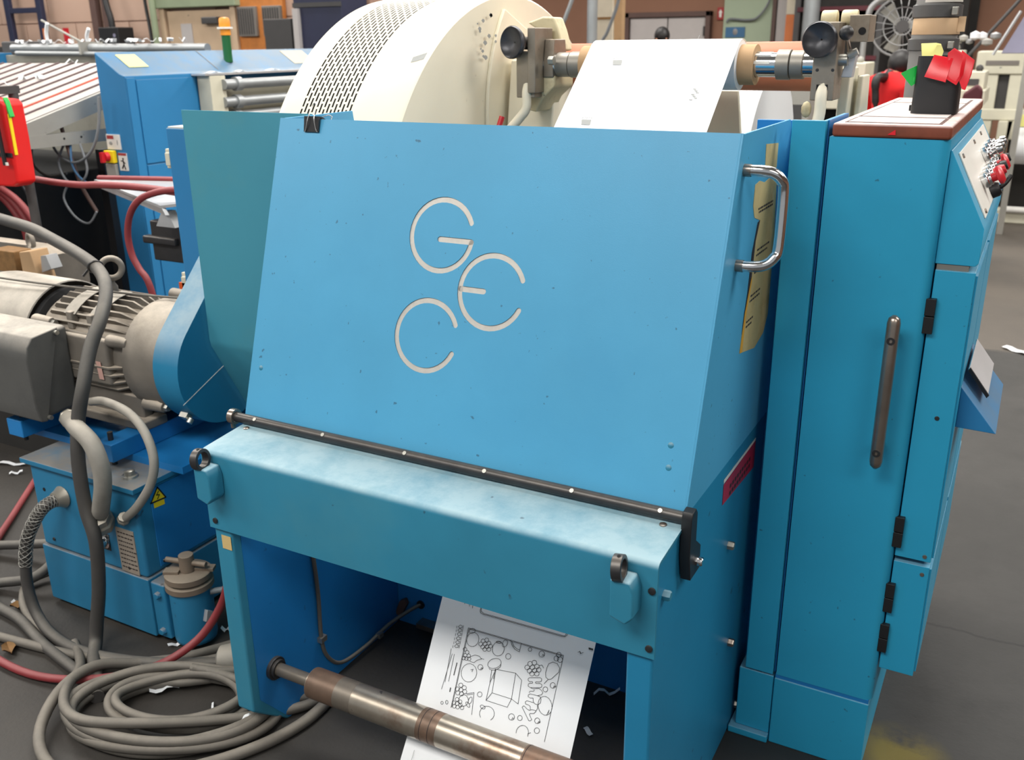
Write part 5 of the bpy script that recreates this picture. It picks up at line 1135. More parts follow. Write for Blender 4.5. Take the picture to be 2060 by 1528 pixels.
cable('coiled_cable', 'grey cable crossing the coil and running out along the bottom edge', 'grey_cable', [(-1.80, 1.70, .014), (-1.90, 1.55, .014), (-2.0, 1.46, .016), (-2.06, 1.36, .05), (-2.05, 1.24, .05), (-1.97, 1.12, .03), (-1.84, 1.07, .02), (-1.68, 1.12, .02), (-1.55, 1.24, .018), (-1.47, 1.36, .016), (-1.43, 1.47, .016), (-1.425, 1.56, .016), (-1.435, 1.60, .016)], R2*1.1, group=gcol)
cable('coiled_cable', 'grey cable running straight from the coil under the blue leg', 'grey_cable', [(-2.25, 1.44, .014), (-2.12, 1.36, .03), (-2.03, 1.25, .06), (-1.95, 1.19, .07), (-1.86, 1.18, .075), (-1.74, 1.24, .07), (-1.62, 1.34, .05), (-1.53, 1.44, .03), (-1.47, 1.53, .016), (-1.445, 1.585, .016)], R2, group=gcol)
cable('floor_cable', 'pale grey cable lying straight in front of the tank', 'grey_cable', [(-3.0, 1.30, .014), (-2.7, 1.33, .014), (-2.45, 1.36, .014), (-2.25, 1.39, .014), (-2.08, 1.43, .014), (-1.98, 1.47, .014), (-1.84, 1.56, .014), (-1.68, 1.78, .014)], .0135, group='cables left of the tank')
cable('floor_cable', 'grey cable bundle leaving the floor left of the tank', 'dark_cable', [(-3.1, 1.62, .018), (-2.85, 1.70, .05), (-2.70, 1.72, .08), (-2.60, 1.66, .09), (-2.62, 1.58, .05), (-2.75, 1.52, .02), (-2.66, 1.46, .016), (-2.5, 1.44, .016), (-2.32, 1.39, .016), (-2.12, 1.35, .016), (-1.98, 1.32, .016)], .016, group='cables left of the tank')
cable('floor_cable', 'thin grey cable curling out from behind the tank corner', 'grey_cable', [(-2.62, 1.95, .012), (-2.6, 1.75, .03), (-2.66, 1.60, .02), (-2.60, 1.52, .012), (-2.48, 1.46, .012), (-2.36, 1.43, .012)], .011, group='cables left of the tank')
tag(obj('cable_plug', MB().lathe([(.02, -.04), (.036, -.03), (.04, .0), (.038, .03), (.028, .045), (.015, .055)], (-1.755, 1.57, .045), (1, .5, .1), 20), 'conduit_grey'), 'round grey plug lying against the blue leg foot', 'plug')
def scrap(x, y, l, w, a, label, z=.003, curl=.012, grp='paper scraps on the floor', m='scrap_white'):
    mb = MB(); n = 5; c, s = math.cos(a), math.sin(a); top = []
    for i in range(n+1):
        t = i/n-.5
        for sg in (-1, 1):
            u, v = l*t, sg*w/2*(1-.3*abs(t)); top.append((x+u*c-v*s, y+u*s+v*c, z+curl*(1+math.sin(i*1.7+x*9))*.5+.001*sg))
    k = len(top); mb.v = top+[(p[0], p[1], p[2]+.0012) for p in top]
    mb.f = [(2*i, 2*i+1, 2*i+3, 2*i+2) for i in range(n)]+[(k+2*i, k+2*i+2, k+2*i+3, k+2*i+1) for i in range(n)]+[(2*i, 2*i+2, k+2*i+2, k+2*i) for i in range(n)]+[(2*i+1, k+2*i+1, k+2*i+3, 2*i+3) for i in range(n)]+[(0, k, k+1, 1), (2*n, 2*n+1, k+2*n+1, k+2*n)]
    return tag(obj('paper_scrap', mb, m), label, 'paper scrap', grp)
scrap(-1.85, 1.41, .075, .014, .9, 'crumpled white paper strip inside the cable coil', .012)
scrap(-1.985, 1.585, .06, .012, 1.1, 'white paper strip curled below the blue filter')
scrap(-1.965, 1.455, .05, .01, .2, 'short white strip under the red hose')
scrap(-1.69, 1.425, .035, .006, -.8, 'tiny white sliver in the middle of the cable coil', .005, .004)
scrap(-1.535, 1.41, .05, .009, .7, 'white sliver on the cables beside the leg foot', .04)
scrap(-1.91, 1.70, .03, .012, .3, 'small white scrap behind the filter')
scrap(-3.58, 2.17, .14, .016, .35, 'long white paper strip on the floor at the far left')
scrap(-3.48, 2.12, .05, .014, .9, 'short white scrap below the long strip at the far left')
scrap(-2.60, 1.50, .03, .016, .2, 'white scrap beside the brown leaf by the tank')
scrap(-.775, 1.80, .035, .012, -.7, 'white scrap on the floor right of the lower paper web', curl=.004)
scrap(-.79, 1.955, .07, .008, .5, 'thin white strip under the machine by the back panel', curl=.02)
scrap(-.67, 1.9, .03, .02, .3, 'grey scrap at the foot of the right blue leg', curl=.004)
scrap(.075, 5.71, .16, .05, -.6, 'white paper scrap far out on the right-hand floor', curl=.01)
def leaf(x, y, l, a, label):
    mb = MB(); c, s = math.cos(a), math.sin(a); o = []
    for i, (u, w) in enumerate(((-.5, .02), (-.25, .3), (0, .36), (.25, .25), (.5, .02))):
        for sg in (-1, 0, 1):
            v = sg*w*l*.8; o.append((x+u*l*c-v*s, y+u*l*s+v*c, .006+.012*abs(sg)*(1 if i % 2 else .5)+.006*abs(u)))
    f = [(3*i+j, 3*i+j+1, 3*i+4+j, 3*i+3+j) for i in range(4) for j in range(2)]
    mb.add(o, f); mb.add([(p[0], p[1], p[2]+.001) for p in o], [q[::-1] for q in f])
    return tag(obj('dry_leaf', mb, 'leaf_brown'), label, 'leaf', 'dry leaves')
leaf(-2.575, 1.495, .06, .6, 'dry brown leaf by the cables left of the tank')
leaf(-2.40, 1.335, .065, -.4, 'dry brown leaf beside the red hose at lower left')
leaf(-2.63, 1.80, .05, .9, 'dry reddish leaf behind the mesh-grip cable')

# ================================================================ folding machine and conveyor at the back left
fm = thing('folding_machine', 'long blue folding machine with dusty sloped top behind the teal plate', 'machine', (-4.0, 4.8, 0))
fb = obj('machine_body', MB().prism([(-4.09, 0), (-3.9, 0), (-3.9, 1.514), (-3.935, 1.524), (-4.09, 1.624)], 1, 3.30, 6.6), 'back_blue', fm, bevel=.004)
for z0, z1 in ((1.095, 1.495), (.2, 1.088)): obj('door_panel', MB().box(-3.9, -3.893, 3.36, 3.74, z0, z1), 'back_blue', fm, bevel=.002)
obj('corner_strip', MB().box(-3.9, -3.892, 3.302, 3.35, .2, 1.505), 'back_blue', fm, bevel=.002)
for y in (3.95, 5.0): obj('top_seam', MB().add([(-3.934, y, 1.5255), (-4.088, y, 1.6245), (-4.088, y+.006, 1.6245), (-3.934, y+.006, 1.5255)], [(0, 1, 2, 3)]), 'panel_seam', fm)
obj('pale_sticker', MB().quadsheet([(-4.065, 3.40, 1.6095), (-3.975, 3.40, 1.552), (-3.975, 3.52, 1.552), (-4.065, 3.52, 1.6095)], .001), 'yellow_note', fm)
obj('pale_sticker', MB().quadsheet([(-4.07, 4.6, 1.6125), (-3.96, 4.6, 1.5415), (-3.96, 4.8, 1.5415), (-4.07, 4.8, 1.6125)], .001), 'column_cream', fm)
sg1 = obj('warning_sign', MB().box(-4.088, -3.993, 3.294, 3.30, 1.166, 1.238), 'sign_white', fm)
obj('sign_header', MB().box(-4.082, -4.035, 3.2935, 3.2945, 1.216, 1.233), 'sign_red', sg1)
obj('sign_figure', MB().ball((-4.06, 3.294, 1.195), .013, 8, (1, .05, .7)), 'print_grey', sg1); obj('sign_figure', MB().ball((-4.012, 3.294, 1.2), .009, 8, (.5, .05, 1.6)), 'print_grey', sg1)
sg2 = obj('warning_sign', MB().box(-4.02, -3.962, 3.294, 3.30, 1.064, 1.15), 'sign_white', fm)
obj('sign_header', MB().box(-4.02, -3.962, 3.2935, 3.2945, 1.138, 1.15), 'sign_red', sg2)
mb = MB().ball((-3.988, 3.2935, 1.122), .006, 8, (1, .1, 1))
ribbon(mb, [(-3.989, 1.115), (-3.986, 1.095), (-4.0, 1.075)], .008, lambda u, v: Vector((u, 3.2932, v))); ribbon(mb, [(-3.986, 1.095), (-3.978, 1.072)], .007, lambda u, v: Vector((u, 3.2932, v))); ribbon(mb, [(-4.004, 1.112), (-3.988, 1.11), (-3.976, 1.1)], .005, lambda u, v: Vector((u, 3.2932, v)))
obj('sign_figure', mb, 'hole_black', sg2)
rs = obj('rotary_switch', MB().box(-4.10, -4.034, 3.275, 3.30, 1.10, 1.16), 'warning_yellow', fm, bevel=.003)
obj('switch_knob', MB().lathe([(.024, 0), (.02, .02)], (-4.075, 3.275, 1.13), (0, -1, 0), 14).box(-4.083, -4.067, 3.235, 3.256, 1.105, 1.155), 'red_plastic', rs)
obj('switch_box', MB().box(-4.105, -4.035, 3.28, 3.30, .96, 1.095), 'frame_grey', fm, bevel=.003)
cf = thing('cream_side_frame', 'cream side frame with grey rollers on the blue folding machine', 'frame', (-3.8, 4.6, 0))
obj('frame_plate', MB().box(-3.892, -3.80, 3.75, 3.86, .6, 1.50), 'machine_cream', cf, bevel=.004)
obj('frame_back', MB().box(-3.892, -3.885, 3.86, 5.6, .9, 1.44), 'machine_cream', cf)
for z, x in ((1.455, -3.79), (1.365, -3.80), (1.29, -3.82)):
    rr = obj('guide_roller', MB().cyl((x, 3.83, z), (x, 5.6, z), .026, n=16), 'pipe_grey', cf)
    obj('roller_collar', MB().ring((x, 3.93, z), (0, 1, 0), .026, .036, .04), 'pipe_grey', rr)
obj('cover_strip', MB().box(-3.90, -3.80, 3.72, 5.6, 1.502, 1.512), 'aluminium', cf)
bl = thing('warning_beacon', 'amber and green signal beacon on top of the folding machine', 'beacon', (-4.0, 4.35, 1.58))
obj('green_lens', MB().cyl((-4.0, 4.10, 1.56), (-4.0, 4.10, 1.70), .024, n=18), 'green_lens', bl)
obj('beacon_collar', MB().cyl((-4.0, 4.10, 1.732), (-4.0, 4.10, 1.742), .042, n=18), 'sign_white', bl)
obj('amber_lens', MB().lathe([(.028, -.042), (.028, 0), (.03, 0), (.03, .035), (.026, .046), (.01, .05)], (-4.0, 4.10, 1.742), (0, 0, 1), 18), 'amber_lens', bl)
# conveyor
cv = thing('slat_conveyor', 'inclined slatted conveyor littered with paper scraps at the far left', 'conveyor', (-4.6, 3.8, 0))
Ca, Cb = Vector((0, 2.25, 1.10)), Vector((0, 3.95, 1.558)); cd = Cb-Ca     # rises towards the back
def cvp(t, x, h=0): return Vector((x, Ca.y+cd.y*t, Ca.z+cd.z*t+h))
def cbar(x0, x1, h0, h1, t0=0, t1=1): return MB().add([cvp(t, x, h) for t in (t0, t1) for x in (x0, x1) for h in (h0, h1)], [(0, 1, 3, 2), (4, 6, 7, 5), (0, 4, 5, 1), (2, 3, 7, 6), (0, 2, 6, 4), (1, 5, 7, 3)])
obj('conveyor_bed', cbar(-5.9, -4.31, -.03, -.012), 'conveyor_gap', cv)
obj('side_rail', cbar(-4.31, -4.285, -.085, -.002), 'frame_grey', cv)
for k in range(12):
    x = -4.32-k*.13
    obj('slat', cbar(x-.105, x, -.012, .0), 'conveyor_slat', cv)
    obj('slat_strip', cbar(x-.124, x-.109, -.012, .006), 'conveyor_red' if k == 1 else 'conveyor_gap', cv)
obj('lower_beam', MB().box(-4.31, -4.28, 2.25, 3.6, 1.185, 1.245), 'frame_grey', cv)
for y in (3.30, 3.20): obj('beam_hole', MB().lathe([(.006, 0), (.006, .001)], (-4.28, y, 1.218), (1, 0, 0), 10), 'hole_black', cv)
for y in (2.4, 3.7): obj('conveyor_leg', MB().box(-4.70, -4.64, y, y+.06, 0, 1.1), 'cabinet_dark', cv)
dk = tag(obj('shaded_gap_base', MB().box(-6.2, -4.75, 2.5, 4.3, 0, .99), 'dark_interior', None, bevel=.01), 'machine base coloured dark for the shade in the gap under the conveyor', 'machine base')  # dark box: the shade under the conveyor is put into its colour
tag(obj('grey_back_housing', MB().box(-6.5, -4.75, 4.5, 4.9, .0, 1.60), 'dirty_cream', None, bevel=.006), 'dirty cream housing at the upper end of the conveyor', 'housing')
tag(obj('blue_end_post', MB().box(-6.72, -6.5, 4.4, 4.7, 0, 1.615), 'back_blue', None, bevel=.006), 'blue end post at the left picture edge beyond the conveyor', 'post')
bb_ = thing('pipe_bundle', 'bundle of dusty grey pipes lying along the top of the housing', 'pipes', (-5.6, 4.55, 1.60))
for i, (y, z, x0, x1, r) in enumerate(((4.50, 1.645, -6.4, -4.55, .028), (4.56, 1.625, -6.35, -4.6, .022), (4.45, 1.612, -6.3, -5.2, .016))):
    obj('pipe', MB().cyl((x0, y, z), (x1, y, z-.012), r, n=12), 'pipe_grey', bb_)
obj('strap', MB().box(-5.62, -5.60, 4.42, 4.6, 1.60, 1.68), 'frame_grey', bb_)
tag(obj('black_end_block', MB().box(-6.6, -6.35, 4.55, 4.75, 1.60, 1.69), 'cabinet_dark', None, bevel=.01), 'black block at the left end of the pipe bundle', 'block')
tag(obj('lying_rod', MB().cyl((-6.05, 4.5, 1.82), (-5.66, 4.5, 1.67), .008, n=8), 'frame_grey'), 'thin pale rod leaning up from the pipe bundle', 'rod')
rnd = random.Random(3)
for i in range(30):
    if i < 16: x, y, z = -6.3+i*.105+rnd.uniform(-.03, .03), 4.49+rnd.uniform(-.02, .03), 1.672
    else:
        t = rnd.uniform(.5, 1.0); p = cvp(t, rnd.uniform(-5.6, -4.6), .004); x, y, z = p
    scrap(x, y, rnd.uniform(.04, .10), rnd.uniform(.015, .04), rnd.uniform(0, 3), 'white paper shred lying on the pipes' if i < 16 else 'white paper shred caught on the conveyor slats', z, .025, 'paper shreds on the pipes' if i < 16 else 'paper shreds on the conveyor')
for i, (y, a) in enumerate(((3.8, .1), (4.0, .3), (4.25, -.2), (4.6, .2))): scrap(-3.83, y, .12, .03, PI/2+a, 'white paper strip on the edge of the cream frame', 1.513, .008, 'paper strips on the cream frame')
for x0, z1, l in ((-6.02, 1.80, 'tall pale plastic strip curling up left on the pipes'), (-5.62, 1.76, 'short pale plastic strip curling up right on the pipes')):
    tag(obj('plastic_strip', MB().tube([(x0, 4.5, 1.67), (x0+.01, 4.49, (1.67+z1)/2), (x0+.05, 4.48, z1)], .012, n=6), 'scrap_white'), l, 'strip')
# looped cables hanging under the conveyor
hang = [([(-4.36, 3.25, 1.30), (-4.33, 3.24, 1.22), (-4.29, 3.23, 1.12), (-4.26, 3.24, .98), (-4.2, 3.26, .85)], 'brown_steel', .010, 'brown bundled cable hanging straight below the conveyor'),
        ([(-4.03, 3.24, 1.42), (-4.05, 3.23, 1.28), (-4.12, 3.22, 1.16), (-4.25, 3.22, 1.10), (-4.38, 3.23, 1.13), (-4.46, 3.25, 1.20)], 'thin_cable', .007, 'grey cable in a wide loop from the machine corner'),
        ([(-4.34, 3.25, 1.20), (-4.38, 3.22, 1.10), (-4.33, 3.21, 1.01), (-4.23, 3.21, 1.0), (-4.17, 3.22, 1.07), (-4.22, 3.24, 1.19)], 'thin_cable', .006, 'small grey cable loop below the conveyor beam'),
        ([(-4.30, 3.25, 1.21), (-4.28, 3.22, 1.10), (-4.24, 3.22, 1.03), (-4.17, 3.24, .98)], 'poster_blue', .006, 'thin blue cable below the conveyor beam'),
        ([(-4.62, 3.26, 1.20), (-4.60, 3.23, 1.08), (-4.48, 3.22, 1.02), (-4.36, 3.24, 1.04)], 'dark_cable', .008, 'dark cable sagging at the left under the conveyor'),
        ([(-4.78, 3.25, 1.17), (-4.74, 3.22, 1.08), (-4.70, 3.2, 1.0), (-4.62, 3.18, .92), (-4.56, 3.17, .85), (-4.62, 3.18, .80), (-4.72, 3.2, .80)], 'thin_cable', .006, 'pale cable loop beside the red bag'),
        ([(-4.32, 3.22, 1.0), (-4.36, 3.20, .92), (-4.30, 3.20, .83), (-4.2, 3.2, .80), (-4.15, 3.22, .86)], 'thin_cable', .006, 'lowest pale cable loop in front of the dark base')]
for p, m, r, l in hang: cable('hanging_cable', l, m, p, r, group='cables hanging under the conveyor', n=6)
# aluminium tray and the black mechanism below it
ty = thing('aluminium_tray', 'white and aluminium tray sticking out beside the blue housing', 'tray', (-3.1, 2.7, 1.0))
obj('tray_plate', MB().add([(-3.72, 2.9, 1.085), (-2.72, 2.9, 1.125), (-2.72, 2.50, 1.105), (-2.86, 2.50, 1.085), (-3.72, 2.9, 1.075), (-2.72, 2.9, 1.115), (-2.72, 2.50, 1.095), (-2.86, 2.50, 1.075)],
    [(0, 1, 2, 3), (7, 6, 5, 4), (0, 4, 5, 1), (1, 5, 6, 2), (2, 6, 7, 3), (3, 7, 4, 0)]), 'aluminium', ty)
obj('tray_lip', MB().add([(-3.72, 2.9, 1.085), (-2.86, 2.50, 1.085), (-2.84, 2.50, 1.05), (-3.70, 2.89, 1.055), (-3.71, 2.91, 1.085), (-2.85, 2.51, 1.085), (-2.83, 2.51, 1.05), (-3.69, 2.90, 1.055)],
    [(0, 1, 2, 3), (7, 6, 5, 4), (0, 4, 5, 1), (1, 5, 6, 2), (2, 6, 7, 3), (3, 7, 4, 0)]), 'aluminium', ty)
obj('red_rail', MB().cyl((-3.70, 2.91, 1.092), (-2.72, 2.91, 1.13), .012, n=8), 'red_hose', ty)
obj('tray_leg', MB().box(-2.86, -2.78, 2.62, 2.70, 0, 1.09), 'cabinet_dark', ty)
obj('bracket_arm', MB().box(-3.05, -2.86, 2.60, 2.66, .84, 1.0).box(-3.08, -2.9, 2.58, 2.62, .91, .94), 'black_steel', ty, bevel=.006)
obj('pale_latch', MB().prism([(-2.92, 1.0), (-2.82, 1.0), (-2.85, 1.06), (-2.88, 1.06)], 1, 2.52, 2.56), 'aluminium', ty)
# red bag at the left edge
rbag = thing('red_bag', 'bright red bag with black strap hanging at the left picture edge', 'bag', (-3.75, 2.52, 1.1))
obj('bag_body', MB().prism([(-3.84, 1.463), (-3.655, 1.455), (-3.635, 1.44), (-3.632, 1.30), (-3.638, 1.125), (-3.67, 1.11), (-3.88, 1.105)], 1, 2.47, 2.56), 'red_bag', rbag, bevel=.02, seg=3)
obj('strap', MB().tube([(-3.71, 2.455, 1.50), (-3.682, 2.452, 1.45), (-3.675, 2.452, 1.40), (-3.672, 2.452, 1.30), (-3.668, 2.452, 1.20)], .009, n=6, smooth=3), 'black_plastic', rbag)
obj('cross_strap', MB().box(-3.87, -3.635, 2.462, 2.468, 1.232, 1.248), 'black_plastic', rbag)
obj('strap_tip', MB().box(-3.668, -3.652, 2.448, 2.456, 1.20, 1.212), 'sign_white', rbag)
obj('green_flap', MB().prism([(-3.648, 1.462), (-3.636, 1.45), (-3.622, 1.39), (-3.630, 1.385), (-3.638, 1.43)], 1, 2.48, 2.50), 'green_film', rbag)
obj('yellow_edge', MB().box(-3.634, -3.629, 2.478, 2.49, 1.24, 1.40), 'warning_yellow', rbag)
tag(obj('bag_stand', MB().cyl((-3.78, 2.62, 0), (-3.78, 2.62, 1.5), .02, n=10).box(-3.8, -3.76, 2.5, 2.64, 1.47, 1.5), 'cabinet_dark'), 'dark stand pole behind the red bag', 'stand')
# red hoses on the left
cable('red_hose', 'dark red hose running from the left edge to the blue housing', 'red_hose', [(-4.3, 2.72, 1.15), (-4.087, 2.7, 1.125), (-3.92, 2.7, 1.11), (-3.7, 2.68, 1.102), (-3.45, 2.62, 1.112), (-3.25, 2.55, 1.133), (-3.075, 2.55, 1.137), (-2.85, 2.52, 1.139), (-2.6, 2.5, 1.13)], .014, 'hose', 'red hoses at the left')
cable('red_hose', 'dark red hose arching down beside the blue housing', 'red_hose', [(-2.33, 2.3, 1.18), (-2.48, 2.3, 1.19), (-2.567, 2.3, 1.187), (-2.653, 2.3, 1.172), (-2.733, 2.3, 1.143), (-2.789, 2.3, 1.09), (-2.817, 2.3, 1.017), (-2.812, 2.3, .945), (-2.784, 2.3, .893), (-2.74, 2.3, .83), (-2.70, 2.3, .6)], .012, 'hose', 'red hoses at the left')
for i, dx in enumerate((0, .05, .1)):
    cable('red_hose', ('leftmost', 'middle', 'rightmost')[i]+' of three dark red hoses hanging below the red bag', 'red_hose', [(-4.45+dx, 2.8, 1.06), (-4.27+dx, 2.8, .99), (-4.17+dx, 2.8, .90), (-4.13+dx, 2.8, .80), (-4.13+dx, 2.8, .5), (-4.2+dx, 2.8, .1)], .016, 'hose', 'red hoses below the bag')
# second motor and scrap wood behind the front motor
m2 = thing('rear_motor', 'second dusty grey motor half hidden behind the front motor', 'motor', (-3.55, 2.42, 0))
obj('rear_motor_body', MB().lathe([(.10, -3.95), (.15, -3.93), (.15, -3.46), (.12, -3.42)], (0, 2.45, .74), (1, 0, 0), 28), 'dusty_motor', m2)
obj('rear_motor_eye', MB().torus((-3.55, 2.42, .905), (.3, 1, 0), .03, .01, 22, 8), 'dusty_motor', m2)
obj('rear_motor_plinth', MB().box(-3.95, -3.25, 2.3, 2.6, 0, .60), 'dark_interior', m2)
obj('rear_motor_fin', MB().box(-3.9, -3.5, 2.36, 2.37, .87, .905), 'dusty_motor', m2)
tag(obj('cardboard_wedge', MB().prism([(-3.40, .80), (-3.31, .80), (-3.335, .915), (-3.40, .905)], 1, 2.26, 2.34), 'cardboard', None, bevel=.004), 'torn brown cardboard wedge behind the motor', 'cardboard')
tag(obj('wood_offcut', MB().box(-3.56, -3.42, 2.25, 2.33, .82, .905), 'leaf_brown', None, bevel=.004), 'dark wooden offcut left of the cardboard wedge', 'offcut')
tag(obj('foil_scrap', MB().prism([(-3.31, .83), (-3.25, .85), (-3.27, .90), (-3.30, .895)], 1, 2.28, 2.33), 'aluminium', None), 'shiny foil scrap right of the cardboard wedge', 'foil')
cable('motor_wire', 'thin dusty wire stretched along the top of the motor', 'grey_cable', [(-3.05, 1.82, .955), (-2.8, 1.83, .953), (-2.55, 1.85, .952), (-2.3, 1.88, .95), (-2.12, 1.92, .948)], .004, n=6)

# ---------------------------------------------------------------- along the left partition
lr = thing('wall_ladder', 'dark navy steel ladder frame on the wall at the far left', 'ladder', (-10.8, 7.85, 0))
for x in (-11.12, -10.54): obj('upright', MB().box(x-.045, x+.045, 7.82, 7.88, 0, 3.2), 'navy_steel', lr, bevel=.006)
for z in (.9, 1.45, 2.06, 2.7): obj('rung', MB().box(-11.08, -10.58, 7.825, 7.875, z-.03, z+.03), 'navy_steel', lr, bevel=.004)
tag(obj('wall_bench', MB().box(-11.6, -8.5, 7.5, 7.8, 1.58, 1.66).box(-11.5, -11.4, 7.5, 7.8, 0, 1.58).box(-8.7, -8.6, 7.5, 7.8, 0, 1.58), 'cabinet_dark', None, bevel=.006), 'dark high bench running along the pink wall', 'bench')
eb = thing('black_wall_box', 'black box with a thick cable rising from it on the bench', 'box', (-9.15, 7.7, 1.66))
obj('box_body', MB().box(-9.30, -8.99, 7.6, 7.82, 1.66, 1.845), 'black_plastic', eb, bevel=.01)
obj('box_badge', MB().lathe([(.02, 0), (.02, .003)], (-9.05, 7.6, 1.76), (0, -1, 0), 10), 'purple_grey', eb)
obj('feed_cable', MB().tube([(-9.24, 7.75, 1.84), (-9.25, 7.75, 1.95), (-9.30, 7.76, 2.1), (-9.38, 7.8, 2.4), (-9.4, 7.8, 3.2)], .035, n=8), 'black_plastic', eb)
cable('wall_cable', 'thin black cable running down the wall left of the beige door', 'black_plastic', [(-8.88, 7.9, 3.2), (-8.85, 7.9, 2.2), (-8.80, 7.88, 1.85), (-8.76, 7.85, 1.66)], .018, n=6)
tag(obj('wall_conduit', MB().cyl((-8.64, 7.84, 0), (-8.70, 7.84, 3.4), .035, n=10), 'lintel_green'), 'pale green conduit pipe beside the beige door', 'conduit')
tag(obj('orange_stake', MB().box(-10.23, -10.19, 7.6, 7.64, 1.66, 1.85), 'orange_column', None), 'short orange stake on the wall bench', 'stake')
tag(obj('red_stake', MB().box(-9.88, -9.83, 7.6, 7.64, 1.66, 1.85), 'red_plastic', None), 'short red stake on the wall bench', 'stake')
pw = thing('plywood_panel', 'orange plywood board with two grey grilles on the wall', 'panel', (-7.25, 7.9, 0))
obj('plywood_board', MB().box(-7.62, -6.93, 7.94, 7.99, .4, 2.6), 'plywood', pw, bevel=.004)
for x0, x1 in ((-7.52, -7.27), (-7.18, -6.94)):
    gr = obj('grille', MB().box(x0, x1, 7.90, 7.94, 1.73, 2.02), 'grille_grey', pw, bevel=.006)
    for k in range(7): obj('grille_slat', MB().box(x0+.015+k*.032, x0+.027+k*.032, 7.892, 7.90, 1.75, 2.0), 'cabinet_dark', gr)
tag(obj('dark_wall_cabinet', MB().box(-6.9, -6.55, 7.6, 7.95, 0, 1.885), 'cabinet_dark', None, bevel=.01), 'dark grey cabinet standing right of the plywood panel', 'cabinet')
nc = thing('navy_wall_cabinet', 'dark navy cabinet high on the wall left of the drum', 'cabinet', (-6.2, 7.8, 1.85))
obj('cabinet_body', MB().box(-6.5, -5.92, 7.6, 8.0, 1.5, 2.6), 'navy_steel', nc, bevel=.008)
obj('cabinet_trim', MB().box(-6.5, -5.92, 7.585, 7.6, 1.98, 2.02), 'cabinet_dark', nc)
obj('white_post', MB().box(-6.48, -6.42, 7.55, 7.6, 1.5, 1.97), 'door_grey', nc)
obj('cabinet_leg', MB().box(-6.45, -6.4, 7.65, 7.7, 0, 1.5).box(-6.0, -5.95, 7.65, 7.7, 0, 1.5), 'cabinet_dark', nc)

# ================================================================ far side of the hall
tag(obj('steel_pole', MB().cyl((-3.98, 9.0, 0), (-3.98, 9.0, 4.5), .05, n=16), 'pipe_grey'), 'grey steel pole just right of the drum', 'pole')
cable('hanging_hose', 'pale grey hose slanting down right of the drum', 'pipe_grey', [(-3.85, 8.6, 2.6), (-3.98, 8.6, 2.1), (-4.08, 8.6, 1.85), (-4.2, 8.6, 1.55), (-4.25, 8.6, .4)], .02, n=8)
col = thing('cream_column', 'flaking cream building column left of the far double door', 'column', (-5.05, 12, 0))
obj('column_shaft', MB().box(-5.22, -4.98, 11.9, 12.1, 0, 4.5), 'column_cream', col, bevel=.01)
obj('column_side_strip', MB().box(-4.98, -4.87, 11.95, 12.05, 0, 4.5), 'cardboard', col, bevel=.006)
obj('column_band', MB().box(-5.225, -4.975, 11.895, 11.9, 1.9, 1.93), 'leaf_brown', col)
cable('column_cable', 'grey cable slanting past the cream column', 'thin_cable', [(-4.72, 11.6, 2.4), (-4.80, 11.6, 2.05), (-4.92, 11.6, 1.75), (-5.02, 11.6, 1.5), (-5.05, 11.6, .5)], .022, n=6)
fs = thing('fire_sign', 'small red fire sign on the brown wall beside the far door', 'sign', (-4.81, 15.98, 1.94))
obj('sign_plate', MB().box(-4.86, -4.755, 15.965, 15.998, 1.945, 2.13), 'sign_red', fs)
obj('sign_arrow', MB().box(-4.825, -4.79, 15.96, 15.965, 1.98, 2.05).prism([(-4.84, 2.05), (-4.775, 2.05), (-4.807, 2.10)], 1, 15.96, 15.965), 'sign_white', fs)
bp2 = thing('blue_poster', 'blue poster pinned on the pale green wall', 'poster', (-4.54, 15.93, 1.67))
obj('poster_sheet', MB().box(-4.70, -4.385, 15.935, 15.945, 1.672, 1.828), 'poster_blue', bp2)
obj('poster_picture', MB().ball((-4.54, 15.934, 1.755), .05, 10, (.8, .05, 1)), 'fan_cage', bp2)
cable('green_wall_cable', 'grey cable sagging across the pale green wall', 'thin_cable', [(-3.95, 15.9, 2.6), (-4.02, 15.9, 2.2), (-4.18, 15.9, 1.97), (-4.35, 15.9, 1.93), (-4.62, 15.9, 1.95), (-4.68, 15.9, 1.9)], .018, n=6)
oc = thing('orange_column', 'orange column with white top beyond the winding shaft', 'column', (-3.55, 15.3, 0))
obj('column_shaft', MB().box(-3.58, -3.40, 15.2, 15.4, 0, 1.98), 'orange_column', oc, bevel=.01)
obj('column_head', MB().box(-3.58, -3.40, 15.2, 15.4, 1.98, 4.5), 'column_cream', oc, bevel=.01)
obj('green_edge', MB().box(-3.40, -3.37, 15.2, 15.3, 0, 4.5), 'wall_green', oc)
rk = thing('dark_storage_rack', 'dark storage rack with a red beam in the far background', 'rack', (-2.6, 15, 0))
for x in (-3.28, -2.15): obj('rack_upright', MB().box(x-.04, x+.04, 14.6, 15.6, 0, 3.2), 'cabinet_dark', rk)
for z in (.9, 1.35, 2.0): obj('rack_beam', MB().box(-3.28, -2.15, 14.58, 14.64, z, z+.06), 'maroon', rk)
for i, (x0, x1, z0, z1) in enumerate(((-3.2, -2.75, 1.41, 1.95), (-2.7, -2.2, 1.41, 1.88), (-3.2, -2.2, .96, 1.3), (-3.2, -2.2, 2.06, 2.7))): obj('rack_load', MB().box(x0, x1, 14.7, 15.5, z0, z1), 'dark_interior', rk)
tag(obj('rack_back_panel', MB().box(-3.35, -1.0, 15.65, 15.7, 0, 3.4), 'dark_interior'), 'dark wall panel behind the storage rack', 'panel')
tag(obj('dark_post', MB().box(-1.28, -1.08, 14.9, 15.1, 0, 3.4), 'dark_interior', None, bevel=.01), 'dark upright post right of the fan', 'post')
